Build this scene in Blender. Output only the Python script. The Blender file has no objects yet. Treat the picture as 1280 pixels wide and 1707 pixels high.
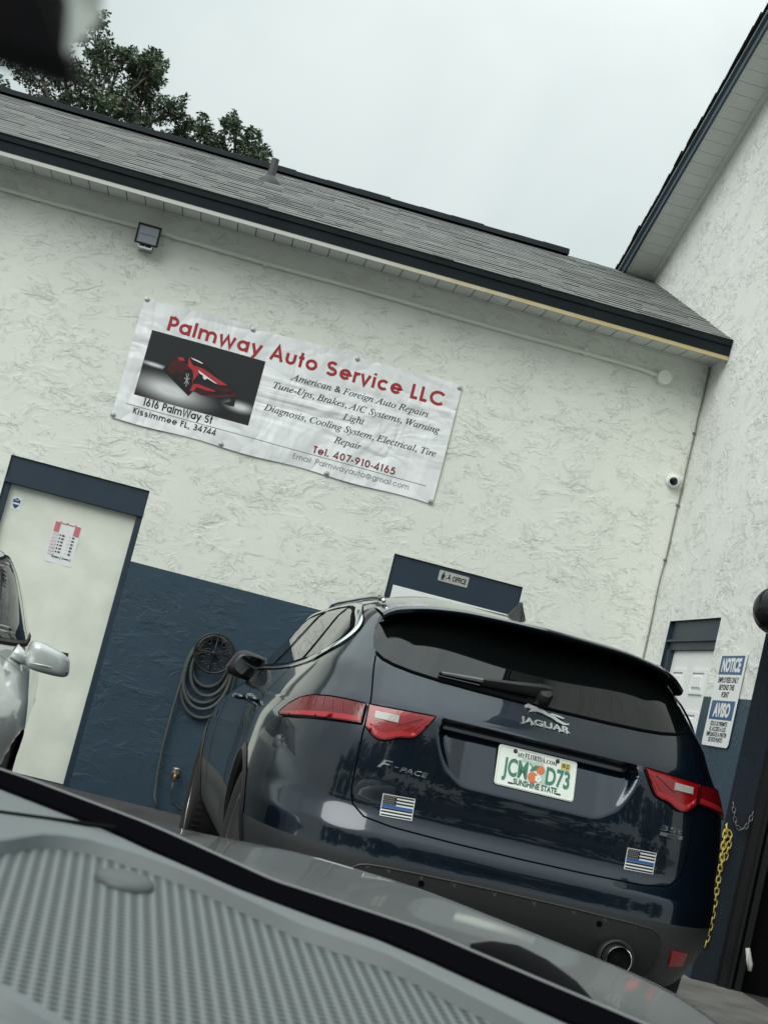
import bpy, bmesh, math, random
import numpy as np
from mathutils import Vector, Matrix
R_ = math.radians
SC = bpy.context.scene
COL = SC.collection
random.seed(7)

# ------------------------------------------------------------------ camera
CAM_POS = Vector((0.0, -11.2515, 1.0405))
YAW, PITCH, ROLL, FPX = 0.0987913, 0.1220857, 0.2485038, 2566.137
fw = Vector((math.sin(YAW)*math.cos(PITCH), math.cos(YAW)*math.cos(PITCH), math.sin(PITCH)))
rt = Vector((math.cos(YAW), -math.sin(YAW), 0))
up = rt.cross(fw)
cr, sr = math.cos(ROLL), math.sin(ROLL)
RGT = rt*cr + up*sr
UPV = up*cr - rt*sr
cd = bpy.data.cameras.new("camera")
cam = bpy.data.objects.new("camera", cd)
COL.objects.link(cam)
cam.matrix_world = Matrix(((RGT.x, UPV.x, -fw.x, CAM_POS.x), (RGT.y, UPV.y, -fw.y, CAM_POS.y),
                           (RGT.z, UPV.z, -fw.z, CAM_POS.z), (0, 0, 0, 1)))
cd.sensor_fit = 'HORIZONTAL'
cd.sensor_width = 36.0
cd.lens = FPX/1280*36
cd.clip_start = 0.02
cd.clip_end = 1000
cd.dof.use_dof = True
cd.dof.focus_distance = 7.2
cd.dof.aperture_fstop = cd.lens/2.2
SC.camera = cam

# ------------------------------------------------------------------ sky, sun, exposure
SUN_EL, SUN_AZ = R_(38), R_(222)      # azimuth from +Y, clockwise
world = bpy.data.worlds.new("World")
SC.world = world
world.use_nodes = True
wt = world.node_tree
for n in list(wt.nodes):
    wt.nodes.remove(n)
def wn(t, **k):
    n = wt.nodes.new(t)
    for a, b in k.items():
        setattr(n, a, b)
    return n
wo = wn('ShaderNodeOutputWorld')
bg = wn('ShaderNodeBackground')
bg.inputs['Strength'].default_value = 0.1
sky = wn('ShaderNodeTexSky', sky_type='NISHITA', sun_disc=False)
sky.sun_elevation = SUN_EL
sky.sun_rotation = SUN_AZ
tc = wn('ShaderNodeTexCoord')
ns = wn('ShaderNodeTexNoise')
ns.inputs['Scale'].default_value = 4.5
ns.inputs['Detail'].default_value = 4
ns.inputs['Roughness'].default_value = 0.5
ns.inputs['Distortion'].default_value = 0.6
cr_ = wn('ShaderNodeValToRGB')
cr_.color_ramp.elements[0].position = 0.3
cr_.color_ramp.elements[0].color = (6.7, 7.65, 7.55, 1)
cr_.color_ramp.elements[1].position = 0.68
cr_.color_ramp.elements[1].color = (8.7, 9.45, 9.25, 1)
# overcast luminance: brighter towards the zenith
sep = wn('ShaderNodeSeparateXYZ')
pw_ = wn('ShaderNodeMath', operation='POWER'); pw_.use_clamp = True
pw_.inputs[1].default_value = 2.0
mr = wn('ShaderNodeMapRange')
mr.inputs['To Min'].default_value = 0.60
mr.inputs['To Max'].default_value = 1.95
mul = wn('ShaderNodeMix', data_type='RGBA', blend_type='MULTIPLY')
mul.inputs[0].default_value = 1.0
mixs = wn('ShaderNodeMix', data_type='RGBA')
mixs.inputs[0].default_value = 0.93
wl = wt.links.new
wl(tc.outputs['Generated'], ns.inputs['Vector'])
wl(ns.outputs['Fac'], cr_.inputs['Fac'])
wl(tc.outputs['Generated'], sep.inputs[0])
wl(sep.outputs['Z'], pw_.inputs[0])
wl(pw_.outputs[0], mr.inputs['Value'])
wl(cr_.outputs['Color'], mul.inputs[6])
wl(mr.outputs[0], mul.inputs[7])
wl(sky.outputs[0], mixs.inputs[6])
wl(mul.outputs[2], mixs.inputs[7])
wl(mixs.outputs[2], bg.inputs['Color'])
wl(bg.outputs[0], wo.inputs['Surface'])

sd = bpy.data.lights.new("sun", 'SUN')
sd.energy = 1.5
sd.angle = R_(40)
sd.color = (1.0, 0.97, 0.92)
sun = bpy.data.objects.new("sun", sd)
COL.objects.link(sun)
sdir = Vector((math.sin(SUN_AZ)*math.cos(SUN_EL), math.cos(SUN_AZ)*math.cos(SUN_EL), math.sin(SUN_EL)))
sun.rotation_euler = sdir.to_track_quat('Z', 'Y').to_euler()
sun.location = sdir*40

SC.view_settings.view_transform = 'Standard'
SC.view_settings.look = 'None'
SC.view_settings.exposure = 0.32
SC.view_settings.gamma = 1.0
SC.cycles.max_bounces = 8
SC.cycles.use_denoising = True
SC.cycles.sample_clamp_indirect = 6.0

GZ = -0.06   # ground level (world) where the cars stand
XW = 3.286   # face of the taller building's side wall

# ------------------------------------------------------------------ mesh helpers
class MB:
    def __init__(s):
        s.v = []; s.f = []; s.m = []
    def add(s, vs, fs, mi=0):
        b = len(s.v)
        s.v += [tuple(p) for p in vs]
        for f in fs:
            s.f.append(tuple(i+b for i in f)); s.m.append(mi)
    def quad(s, a, b, c, d, mi=0):
        s.add([a, b, c, d], [(0, 1, 2, 3)], mi)
    def box(s, x0, x1, y0, y1, z0, z1, mi=0):
        s.add([(x0,y0,z0),(x1,y0,z0),(x1,y1,z0),(x0,y1,z0),(x0,y0,z1),(x1,y0,z1),(x1,y1,z1),(x0,y1,z1)],
              [(0,3,2,1),(4,5,6,7),(0,1,5,4),(1,2,6,5),(2,3,7,6),(3,0,4,7)], mi)
    def tube(s, pts, r, n=8, mi=0, closed=False, caps=True):
        pts = [Vector(p) for p in pts]
        N = len(pts)
        rs = r if isinstance(r, (list, tuple)) else [r]*N
        rings = []
        prev = None
        for i, p in enumerate(pts):
            if closed:
                t = (pts[(i+1) % N]-pts[i-1])
            else:
                t = (pts[min(i+1, N-1)]-pts[max(i-1, 0)])
            t = t.normalized() if t.length > 1e-9 else Vector((0, 0, 1))
            if prev is None:
                a = t.orthogonal().normalized()
            else:
                a = prev - t*prev.dot(t)
                a = a.normalized() if a.length > 1e-6 else t.orthogonal().normalized()
            prev = a
            b = t.cross(a)
            rings.append([p + (a*math.cos(2*math.pi*k/n)+b*math.sin(2*math.pi*k/n))*rs[i] for k in range(n)])
        base = len(s.v)
        for rg in rings:
            s.v += [tuple(p) for p in rg]
        M = N if closed else N-1
        for i in range(M):
            j = (i+1) % N
            for k in range(n):
                l = (k+1) % n
                s.f.append((base+i*n+k, base+i*n+l, base+j*n+l, base+j*n+k)); s.m.append(mi)
        if caps and not closed:
            s.f.append(tuple(base+k for k in range(n))[::-1]); s.m.append(mi)
            s.f.append(tuple(base+(N-1)*n+k for k in range(n))); s.m.append(mi)
    def lathe(s, prof, M=None, n=24, mi=0):
        """prof: (r, h) along local Z; M: 4x4"""
        M = M or Matrix.Identity(4)
        base = len(s.v)
        for r, h in prof:
            for k in range(n):
                a = 2*math.pi*k/n
                s.v.append(tuple(M @ Vector((r*math.cos(a), r*math.sin(a), h))))
        for i in range(len(prof)-1):
            for k in range(n):
                l = (k+1) % n
                s.f.append((base+i*n+k, base+i*n+l, base+(i+1)*n+l, base+(i+1)*n+k)); s.m.append(mi)
        for i, rev in ((0, True), (len(prof)-1, False)):
            if prof[i][0] > 1e-5:
                t = tuple(base+i*n+k for k in range(n))
                s.f.append(t[::-1] if rev else t); s.m.append(mi)
    def prism(s, pts, d, mi=0):
        """pts: list of 3D points (planar polygon), d: extrusion vector"""
        n = len(pts); d = Vector(d)
        P = [Vector(p) for p in pts]
        s.add(P+[p+d for p in P], [tuple(range(n))[::-1], tuple(range(n, 2*n))]+[(i, (i+1) % n, n+(i+1) % n, n+i) for i in range(n)], mi)
    def grid(s, rows, mi=0, flip=False):
        b = len(s.v); nr = len(rows); nc = len(rows[0])
        for r in rows:
            s.v += [tuple(p) for p in r]
        for i in range(nr-1):
            for j in range(nc-1):
                q = (b+i*nc+j, b+i*nc+j+1, b+(i+1)*nc+j+1, b+(i+1)*nc+j)
                s.f.append(q[::-1] if flip else q); s.m.append(mi)
    def build(s, name, mats, parent=None, smooth=False, angle=None, merge=0, bevel=0, recalc=False):
        me = bpy.data.meshes.new(name)
        me.from_pydata(s.v, [], s.f)
        for m in (mats if isinstance(mats, (list, tuple)) else [mats]):
            me.materials.append(m)
        me.polygons.foreach_set('material_index', s.m)
        if merge or recalc:
            bm = bmesh.new(); bm.from_mesh(me)
            if merge:
                bmesh.ops.remove_doubles(bm, verts=bm.verts, dist=merge)
            if recalc:
                bmesh.ops.recalc_face_normals(bm, faces=bm.faces)
            bm.to_mesh(me); bm.free()
        if smooth:
            me.polygons.foreach_set('use_smooth', [True]*len(me.polygons))
            if angle:
                me.set_sharp_from_angle(angle=R_(angle))
        me.update()
        o = bpy.data.objects.new(name, me)
        COL.objects.link(o)
        if parent:
            o.parent = parent
        if bevel:
            bv = o.modifiers.new("edge", 'BEVEL'); bv.width = bevel; bv.segments = 2; bv.limit_method = 'ANGLE'; bv.angle_limit = R_(40)
        return o

def thing(name, label, cat, loc=(0, 0, 0), rot=(0, 0, 0), group=None):
    o = bpy.data.objects.new(name, None)
    COL.objects.link(o)
    o.location = loc; o.rotation_euler = rot
    o['label'] = label; o['category'] = cat
    if group: o['group'] = group
    o.empty_display_size = 0.1
    return o
def tag(o, label, cat, group=None):
    o['label'] = label; o['category'] = cat
    if group: o['group'] = group
    return o
def struct(o, kind='structure'):
    o['kind'] = kind
    return o

# ------------------------------------------------------------------ materials
def mat(name, col, rough=0.5, metal=0.0, spec=0.5, coat=0.0, coat_r=0.03, ior=None, var=0, var_scale=4, bump=0, bump_scale=40, bump_d=0.002, rough_var=0):
    m = bpy.data.materials.new(name)
    m.use_nodes = True
    nt = m.node_tree
    b = nt.nodes['Principled BSDF']
    b.inputs['Base Color'].default_value = (*col, 1)
    b.inputs['Roughness'].default_value = rough
    b.inputs['Metallic'].default_value = metal
    b.inputs['Specular IOR Level'].default_value = spec
    b.inputs['Coat Weight'].default_value = coat
    b.inputs['Coat Roughness'].default_value = coat_r
    if ior: b.inputs['IOR'].default_value = ior
    tcn = None
    if var or bump or rough_var:
        tcn = nt.nodes.new('ShaderNodeTexCoord')
    if var:
        nz = nt.nodes.new('ShaderNodeTexNoise'); nz.inputs['Scale'].default_value = var_scale; nz.inputs['Detail'].default_value = 5
        nt.links.new(tcn.outputs['Object'], nz.inputs['Vector'])
        rp = nt.nodes.new('ShaderNodeValToRGB')
        rp.color_ramp.elements[0].position = 0.3; rp.color_ramp.elements[1].position = 0.7
        rp.color_ramp.elements[0].color = (*[c*(1-var) for c in col], 1)
        rp.color_ramp.elements[1].color = (*[min(1, c*(1+var)) for c in col], 1)
        nt.links.new(nz.outputs['Fac'], rp.inputs['Fac']); nt.links.new(rp.outputs['Color'], b.inputs['Base Color'])
    if rough_var:
        n3 = nt.nodes.new('ShaderNodeTexNoise'); n3.inputs['Scale'].default_value = var_scale*1.7; n3.inputs['Detail'].default_value = 6
        nt.links.new(tcn.outputs['Object'], n3.inputs['Vector'])
        m3 = nt.nodes.new('ShaderNodeMapRange'); m3.inputs['To Min'].default_value = max(0, rough-rough_var); m3.inputs['To Max'].default_value = rough+rough_var
        nt.links.new(n3.outputs['Fac'], m3.inputs['Value']); nt.links.new(m3.outputs[0], b.inputs['Roughness'])
    if bump:
        n2 = nt.nodes.new('ShaderNodeTexNoise'); n2.inputs['Scale'].default_value = bump_scale; n2.inputs['Detail'].default_value = 4
        nt.links.new(tcn.outputs['Object'], n2.inputs['Vector'])
        bp = nt.nodes.new('ShaderNodeBump'); bp.inputs['Strength'].default_value = bump; bp.inputs['Distance'].default_value = bump_d
        nt.links.new(n2.outputs['Fac'], bp.inputs['Height']); nt.links.new(bp.outputs[0], b.inputs['Normal'])
    return m

def stucco(name, col, strength=1.0, dark=0.93, rough=0.75, spec=0.3, dist=0.0052):
    """skip-trowel plaster: thin plateaus with ragged little cliffs"""
    m = bpy.data.materials.new(name); m.use_nodes = True
    nt = m.node_tree; L = nt.links.new
    b = nt.nodes['Principled BSDF']
    b.inputs['Roughness'].default_value = rough
    b.inputs['Specular IOR Level'].default_value = spec
    tcn = nt.nodes.new('ShaderNodeTexCoord')
    def noise(sc, det, dis=0.0, rgh=0.55, off=(0, 0, 0), stretch=(1, 1, 1)):
        mp = nt.nodes.new('ShaderNodeMapping'); mp.inputs['Location'].default_value = off; mp.inputs['Scale'].default_value = stretch
        L(tcn.outputs['Object'], mp.inputs['Vector'])
        n = nt.nodes.new('ShaderNodeTexNoise'); n.inputs['Scale'].default_value = sc; n.inputs['Detail'].default_value = det
        n.inputs['Distortion'].default_value = dis; n.inputs['Roughness'].default_value = rgh
        L(mp.outputs[0], n.inputs['Vector']); return n.outputs['Fac']
    def ramp(x, a, c_):
        r = nt.nodes.new('ShaderNodeMapRange'); r.interpolation_type = 'SMOOTHSTEP'
        r.inputs['From Min'].default_value = a; r.inputs['From Max'].default_value = c_
        L(x, r.inputs['Value']); return r.outputs[0]
    def math_(op, a, c_):
        k = nt.nodes.new('ShaderNodeMath'); k.operation = op
        for i, v in enumerate((a, c_)):
            if isinstance(v, (int, float)): k.inputs[i].default_value = v
            else: L(v, k.inputs[i])
        return k.outputs[0]
    def terrace(n, k):
        # trowel drags: gentle rise, sudden ragged edge
        return math_('POWER', math_('FRACT', math_('MULTIPLY', n, k), 0), 3.2)
    t1 = terrace(noise(4.2, 8, 0.6, 0.58, stretch=(0.8, 0.8, 1.35)), 5.0)
    t2 = terrace(noise(8.5, 7, 0.9, 0.6, (3, 7, 1), stretch=(0.8, 0.8, 1.3)), 4.0)
    m1 = ramp(noise(2.3, 4, 0.3, 0.6, (1, 8, 3)), 0.36, 0.60)
    m2 = ramp(noise(4.0, 3, 0.3, 0.5, (6, 2, 4)), 0.42, 0.60)
    p4 = noise(2.0, 3, 0, 0.5, (5, 5, 5))
    g = noise(85, 3)
    g2 = noise(22, 5, 0.4, 0.6, (8, 8, 1))
    h = math_('ADD', math_('MULTIPLY', math_('MULTIPLY', t1, m1), 0.95), math_('MULTIPLY', math_('MULTIPLY', t2, m2), 0.6))
    h = math_('ADD', h, math_('MULTIPLY', p4, 0.9))
    h = math_('ADD', h, math_('MULTIPLY', g, 0.10))
    h = math_('ADD', h, math_('MULTIPLY', g2, 0.14))
    bp = nt.nodes.new('ShaderNodeBump'); bp.inputs['Strength'].default_value = strength; bp.inputs['Distance'].default_value = dist
    L(h, bp.inputs['Height']); L(bp.outputs[0], b.inputs['Normal'])
    cr2 = nt.nodes.new('ShaderNodeValToRGB')
    cr2.color_ramp.elements[0].position = 0.3; cr2.color_ramp.elements[0].color = (*[c*dark for c in col], 1)
    cr2.color_ramp.elements[1].position = 0.65; cr2.color_ramp.elements[1].color = (*col, 1)
    L(noise(1.3, 6, 0.4, 0.6, (2, 2, 9)), cr2.inputs['Fac']); L(cr2.outputs['Color'], b.inputs['Base Color'])
    return m

CREAM = (0.755, 0.785, 0.725)
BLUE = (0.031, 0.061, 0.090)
M_cream = stucco('cream stucco', CREAM, 1.0)
M_cream2 = stucco('cream stucco coarse', (0.76, 0.785, 0.745), 1.0, dist=0.0065)
M_blue = stucco('navy painted stucco', BLUE, 0.8, dark=0.88, rough=0.5, spec=0.35, dist=0.005)
M_bluewood = mat('navy painted wood', (0.011, 0.027, 0.046), 0.5, bump=0.25, bump_scale=30, var=0.12, var_scale=6)
M_door = mat('off white door paint', (0.70, 0.735, 0.655), 0.45, var=0.09, var_scale=5, bump=0.05, bump_scale=60)
M_white = mat('white paint', (0.78, 0.81, 0.80), 0.45, var=0.03)
M_soffit = mat('white vinyl soffit', (0.66, 0.68, 0.65), 0.5, var=0.05, var_scale=5)
M_groove = mat('dark groove', (0.03, 0.03, 0.03), 0.8)
M_fascia = mat('charcoal metal drip edge', (0.008, 0.013, 0.016), 0.6, spec=0.15, var=0.3, var_scale=3)
M_blackp = mat('black plastic', (0.012, 0.013, 0.014), 0.4)
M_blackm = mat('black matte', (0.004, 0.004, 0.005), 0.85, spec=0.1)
M_grey = mat('grey paint', (0.2, 0.22, 0.22), 0.5, var=0.1)
M_galv = mat('weathered grey metal', (0.16, 0.175, 0.18), 0.5, metal=0.3, var=0.2, var_scale=8)
M_chrome = mat('chrome', (0.85, 0.87, 0.88), 0.12, metal=1.0)
M_steel = mat('steel', (0.55, 0.57, 0.57), 0.3, metal=1.0)
M_red = mat('red print', (0.36, 0.035, 0.04), 0.45, spec=0.3)
M_ink = mat('black print', (0.012, 0.012, 0.013), 0.5, spec=0.3)
M_inkgrey = mat('grey print', (0.14, 0.14, 0.14), 0.5, spec=0.3)

# ------------------------------------------------------------------ lettering
def serif_italic(s):
    o = ''
    for c in s:
        if c == 'h': o += '\u210e'
        elif 'a' <= c <= 'z': o += chr(0x1d44e+ord(c)-97)
        elif 'A' <= c <= 'Z': o += chr(0x1d434+ord(c)-65)
        else: o += c
    return o
def serif_bold(s):
    o = ''
    for c in s:
        if 'a' <= c <= 'z': o += chr(0x1d41a+ord(c)-97)
        elif 'A' <= c <= 'Z': o += chr(0x1d400+ord(c)-65)
        else: o += c
    return o
_dg = None
def font_mesh(body, bold=0.0, shear=0.0, spacing=1.0, depth=0.0):
    """(verts Nx3 numpy with cap height about 0.7, faces)"""
    c = bpy.data.curves.new('letters', 'FONT')
    c.body = body; c.size = 1; c.offset = bold; c.shear = shear; c.space_character = spacing
    c.resolution_u = 4; c.extrude = depth
    o = bpy.data.objects.new('letters', c); COL.objects.link(o)
    dg = bpy.context.evaluated_depsgraph_get(); dg.update()
    me = bpy.data.meshes.new_from_object(o.evaluated_get(dg))
    V = np.array([v.co[:] for v in me.vertices]); F = [tuple(p.vertices) for p in me.polygons]
    bpy.data.objects.remove(o); bpy.data.curves.remove(c); bpy.data.meshes.remove(me)
    return V, F
CAPH = None
def fit_text(mb, body, x0, x1, y0, cap, place, bold=0.0, shear=0.0, mi=0, ref=None, spacing=1.0, depth=0.0):
    """lay body between x0 and x1 on the baseline y0, capitals cap high; place(x, y, h) -> 3D"""
    global CAPH
    if CAPH is None:
        v, _ = font_mesh('H'); CAPH = v[:, 1].max()-v[:, 1].min()
    V, F = font_mesh(body, bold, shear, spacing, depth)
    a, b = V[:, 0].min(), V[:, 0].max()
    sx = (x1-x0)/(b-a); sy = cap/CAPH
    mb.add([place(x0+(x-a)*sx, y0+y*sy, z) for x, y, z in V], F, mi)

def arc(cx, cy, rx, ry, a0, a1, n=None):
    n = n or max(4, int(abs(a1-a0)/12))
    return [(cx+rx*math.cos(R_(a0+(a1-a0)*i/n)), cy+ry*math.sin(R_(a0+(a1-a0)*i/n))) for i in range(n+1)]
def glyph(ch, t):
    """geometric stroke letters, capitals 1 high: (centre lines, width)"""
    h = t/2; b = h; T = 1-h; xh = 0.74; X = xh-h; r = (xh-t)/2; cy = xh/2; D = -0.27+h
    al = 1.05
    if ch == ' ': return [], 0.30
    if ch == 'a': return [arc(h+r, cy, r, r, 0, 360), [(h+2*r, xh), (h+2*r, 0)]], t+2*r
    if ch == 'l': return [[(h, 1.0), (h, 0)]], t
    if ch == 'i': return [[(h, xh), (h, 0)], [(h, 0.86), (h, 1.0)]], t
    if ch == 'm':
        q = 0.235
        return [[(h, xh), (h, 0)], arc(h+q, X-q, q, q, 180, 0)+[(h+2*q, 0)], arc(h+3*q, X-q, q, q, 180, 0)+[(h+4*q, 0)]], t+4*q
    if ch == 'n':
        q = 0.24
        return [[(h, xh), (h, 0)], arc(h+q, X-q, q, q, 180, 0)+[(h+2*q, 0)]], t+2*q
    if ch == 'w': return [[(h*.6, xh), (.26, 0.02), (.50, xh-.02), (.74, 0.02), (1.0-h*.6, xh)]], 1.0
    if ch == 'v': return [[(h*.6, xh), (.31, 0.02), (.62-h*.6, xh)]], .62
    if ch == 'y': return [[(h*.6, xh), (.33, 0.02)], [(.66-h*.6, xh), (.33, .02), (.19, -.27)]], .66
    if ch == 'u':
        q = 0.23
        return [[(h, xh)]+arc(h+q, b+q, q, q, 180, 360)+[(h+2*q, xh)], ], t+2*q
    if ch == 't': return [[(.17, 1.0), (.17, 0)], [(0, xh-h), (.34, xh-h)]], .34
    if ch == 'o': return [arc(h+r, cy, r, r, 0, 360)], t+2*r
    if ch == 'e': return [[(h, cy), (h+2*r, cy)]+arc(h+r, cy, r, r, 0, 325)], t+2*r
    if ch == 'c': return [arc(h+r, cy, r, r, 42, 318)], t+1.8*r
    if ch == 'r': return [[(h, xh), (h, 0)], arc(h+.2, X-.24, .2, .24, 180, 65)], .32
    if ch == 's': 
        q = (xh-t)/4
        return [arc(h+.19, X-q, .19, q, 35, 270)+arc(h+.19, b+q, .21, q, 90, -150)], t+.4
    if ch == 'g': return [arc(h+r, cy, r, r, 0, 360), [(h+2*r, xh), (h+2*r, D+.22)]+arc(h+r, D+.22, r, .22, 0, -150)], t+2*r
    if ch == 'P': return [[(h, 0), (h, T), (.30, T)]+arc(.30, T-.235, .235, .235, 90, -90)+[(h, T-.47)]], .56
    if ch == 'A': return [[(h*.6, 0), (.40, .98), (.80-h*.6, 0)], [(.17, .32), (.63, .32)]], .80
    if ch == 'S':
        q = (1-t)/4
        return [arc(h+.23, T-q, .23, q, 30, 270)+arc(h+.23, b+q, .26, q, 90, -150)], t+.5
    if ch == 'L': return [[(h, 1), (h, b), (.46, b)]], .46
    if ch == 'C': return [arc(h+.43, .5, .43, .5-h, 42, 318)], .84
    if ch == 'W': return [[(h*.6, 1), (.30, 0.02), (.60, .98), (.90, 0.02), (1.2-h*.6, 1)]], 1.2
    if ch == 'K': return [[(h, 0), (h, 1)], [(.56, 1), (h, .47)], [(.20, .55), (.60, 0)]], .60
    if ch == 'F': return [[(h, 0), (h, T), (.46, T)], [(h, .56), (.44, .56)]], .48
    if ch == 'T': return [[(0, T), (.46, T)], [(.23, T), (.23, 0)]], .46
    if ch == 'E': return [[(.48, b), (h, b), (h, T), (.48, T)], [(h, .54), (.46, .54)]], .50
    if ch == '0': return [arc(h+.235, .5, .235, .5-h, 0, 360)], t+.47
    if ch == '1': return [[(.05, .86), (.20, T), (.20, 0)]], .34
    if ch == '3': return [arc(h+.2, T-.215, .2, .215, 150, -90)+arc(h+.2, b+.235, .235, .235, 90, -150)], t+.45
    if ch == '4': return [[(.44, 0), (.44, .97), (.03, .26), (.60, .26)]], .62
    if ch == '5': return [[(.50, T), (.17, T), (.10, .56)]+arc(.25, b+.27, .27, .27, 110, -150)], .58
    if ch == '6': return [[(.36, 1.0), (h+.03, .42)], arc(h+.235, b+.235, .235, .235, 0, 360)], t+.47
    if ch == '9': return [[(.22, 0.0), (h+.44, .58)], arc(h+.235, T-.235, .235, .235, 0, 360)], t+.47
    if ch == '7': return [[(.02, T), (.50, T), (.18, 0)]], .52
    if ch == '-': return [[(0, .36), (.28, .36)]], .28
    if ch == '.': return [[(h, 0), (h, t*1.1)]], t
    if ch == ',': return [[(h+.03, t), (h-.05, -.14)]], t
    if ch == ':': return [[(h, 0), (h, t*1.1)], [(h, .5), (h, .5+t*1.1)]], t
    if ch == '@': return [arc(.5, .38, .17, .2, 0, 360), [(.67, .6), (.68, .26)]+arc(.79, .28, .11, .12, 190, 360)+arc(.5, .38, .42, .46, -5, 300)], 1.02
    return [[(h, 0), (h, 1)]], t
def stroke_text(mb, body, x0, x1, y0, cap, t, place, mi=0, track=0.14):
    lines = []; x = 0.0
    for c in body:
        ls, w = glyph(c, t)
        lines += [[(p[0]+x, p[1]) for p in l] for l in ls]
        x += w+track
    x -= track
    sx = (x1-x0)/x
    h = t/2*cap
    lift = 0.0
    for li, l in enumerate(lines):
        P = [(x0+p[0]*sx, y0+p[1]*cap) for p in l]
        n = len(P); rows = [[], []]
        closed = math.hypot(P[0][0]-P[-1][0], P[0][1]-P[-1][1]) < 1e-6 and n > 3
        for i in range(n):
            def d(a, c_):
                dx, dy = c_[0]-a[0], c_[1]-a[1]; q = math.hypot(dx, dy) or 1
                return dx/q, dy/q
            if closed and i in (0, n-1): d1 = d(P[n-2], P[0]); d2 = d(P[0], P[1])
            else:
                d1 = d(P[i-1], P[i]) if i else d(P[0], P[1])
                d2 = d(P[i], P[i+1]) if i < n-1 else d1
            nx, ny = -(d1[1]+d2[1]), d1[0]+d2[0]; q = math.hypot(nx, ny) or 1
            nx /= q; ny /= q
            k = 1/max(0.45, nx*-d1[1]+ny*d1[0])
            rows[0].append(place(P[i][0]+nx*h*k, P[i][1]+ny*h*k, (li % 5)*0.00012))
            rows[1].append(place(P[i][0]-nx*h*k, P[i][1]-ny*h*k, (li % 5)*0.00012))
        mb.grid(rows, mi)

# ================================================================== GROUND
mb = MB(); mb.quad((-150, -150, GZ), (150, -150, GZ), (150, 150, GZ), (-150, 150, GZ))
M_asph = mat('asphalt', (0.055, 0.056, 0.055), 0.85, var=0.3, var_scale=2.5, bump=0.6, bump_scale=120, bump_d=0.004)
struct(mb.build('ground', M_asph))
M_conc = mat('weathered concrete', (0.20, 0.195, 0.18), 0.85, var=0.3, var_scale=3.5, bump=0.5, bump_scale=60, bump_d=0.004)
mb = MB()
mb.add([(2.3, -9, GZ+.004), (XW+.30, -9, GZ+.012), (XW+.30, -2.372, GZ+.012), (XW, -2.372, GZ+.012), (XW, -.02, GZ+.012), (2.3, -.02, GZ+.004)], [(0, 1, 2, 3, 4, 5)])
struct(mb.build('concrete_apron', M_conc))

# ================================================================== LOW SHOP BUILDING
shop = thing('shop_building', 'long low cream stucco shop with navy lower band and grey shingle roof', 'building', (0, 0, GZ))
def P(mbx, name, m, parent, **k):
    """build in world coordinates, then hang under a root"""
    r = parent
    while r.parent: r = r.parent
    inv = Matrix.LocRotScale(r.location, r.rotation_euler, None).inverted()
    mbx.v = [tuple(inv @ Vector(p)) for p in mbx.v]
    return mbx.build(name, m, parent, **k)
WX0 = -9.0
D1 = (-1.60, -0.58, 2.135)   # door openings: x0, x1, top
D2 = (1.268, 2.262, 2.150)
BAND = 1.607
SOF = 4.174
def hband(mbx, z0, z1, mi=0):
    xs = [WX0]
    for d in (D1, D2):
        if z1 <= d[2]+1e-6:
            xs += [d[0], d[1]]
    xs.append(XW)
    for i in range(0, len(xs), 2):
        mbx.quad((xs[i], 0, z0), (xs[i+1], 0, z0), (xs[i+1], 0, z1), (xs[i], 0, z1), mi)
def colfill(mbx, d, z0, z1):
    mbx.quad((d[0], 0, z0), (d[1], 0, z0), (d[1], 0, z1), (d[0], 0, z1))
mb = MB()
hband(mb, BAND, D1[2])
mb.quad((WX0, 0, D1[2]), (D2[0], 0, D1[2]), (D2[0], 0, D2[2]), (WX0, 0, D2[2]))
mb.quad((D2[1], 0, D1[2]), (XW, 0, D1[2]), (XW, 0, D2[2]), (D2[1], 0, D2[2]))
mb.quad((WX0, 0, D2[2]), (XW, 0, D2[2]), (XW, 0, SOF+.02), (WX0, 0, SOF+.02))
P(mb, 'wall', M_cream, shop)
for xa, xb in ((WX0, D1[0]), (D1[1], D2[0]), (D2[1], XW)):
    mb = MB(); mb.quad((xa, 0, GZ), (xb, 0, GZ), (xb, 0, BAND), (xa, 0, BAND))
    P(mb, 'painted_band', M_blue, shop)
def door_unit(name, d, ptop, rec, pin=.006, panel=M_door):
    x0, x1, zt = d
    f = MB()
    # reveals and header board, jambs
    f.quad((x0, 0, GZ), (x0, rec+.05, GZ), (x0, rec+.05, zt), (x0, 0, zt))
    f.quad((x1, rec+.05, GZ), (x1, 0, GZ), (x1, 0, zt), (x1, rec+.05, zt))
    f.quad((x0, 0, zt), (x0, rec+.05, zt), (x1, rec+.05, zt), (x1, 0, zt))
    f.box(x0, x1, rec-.035, rec+.05, ptop, zt-.001)
    if pin > 0: f.box(x0, x1, rec-.055, rec-.035, ptop, ptop+.035)
    f.box(x0, x0+.045, rec-.035, rec+.05, GZ, ptop)
    f.box(x1-.045, x1, rec-.035, rec+.05, GZ, ptop)
    fr = P(f, 'door_frame', M_bluewood, shop)
    g = MB(); g.box(x0+.047, x1-.047, rec+pin, rec+.045, GZ+.01, ptop-.003)
    dr = P(g, 'door', panel, shop)
    return dr
dr1 = door_unit('door', D1, 1.938, 0.05)
dr2 = door_unit('door', D2, 1.928, 0.05, pin=-.038, panel=M_white)
for dr, hx in ((dr1, -1.44), (dr2, 1.41)):
    h = MB(); h.lathe([(.03, 0), (.03, .01), (.012, .012), (.012, .05), (.028, .055), (.03, .07), (.02, .085), (.002, .088)],
                      Matrix.Translation((hx, .056, .95)) @ Matrix.Rotation(R_(90), 4, 'X'), 16)
    P(h, 'handle', M_steel, dr, smooth=True, angle=40)
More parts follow.
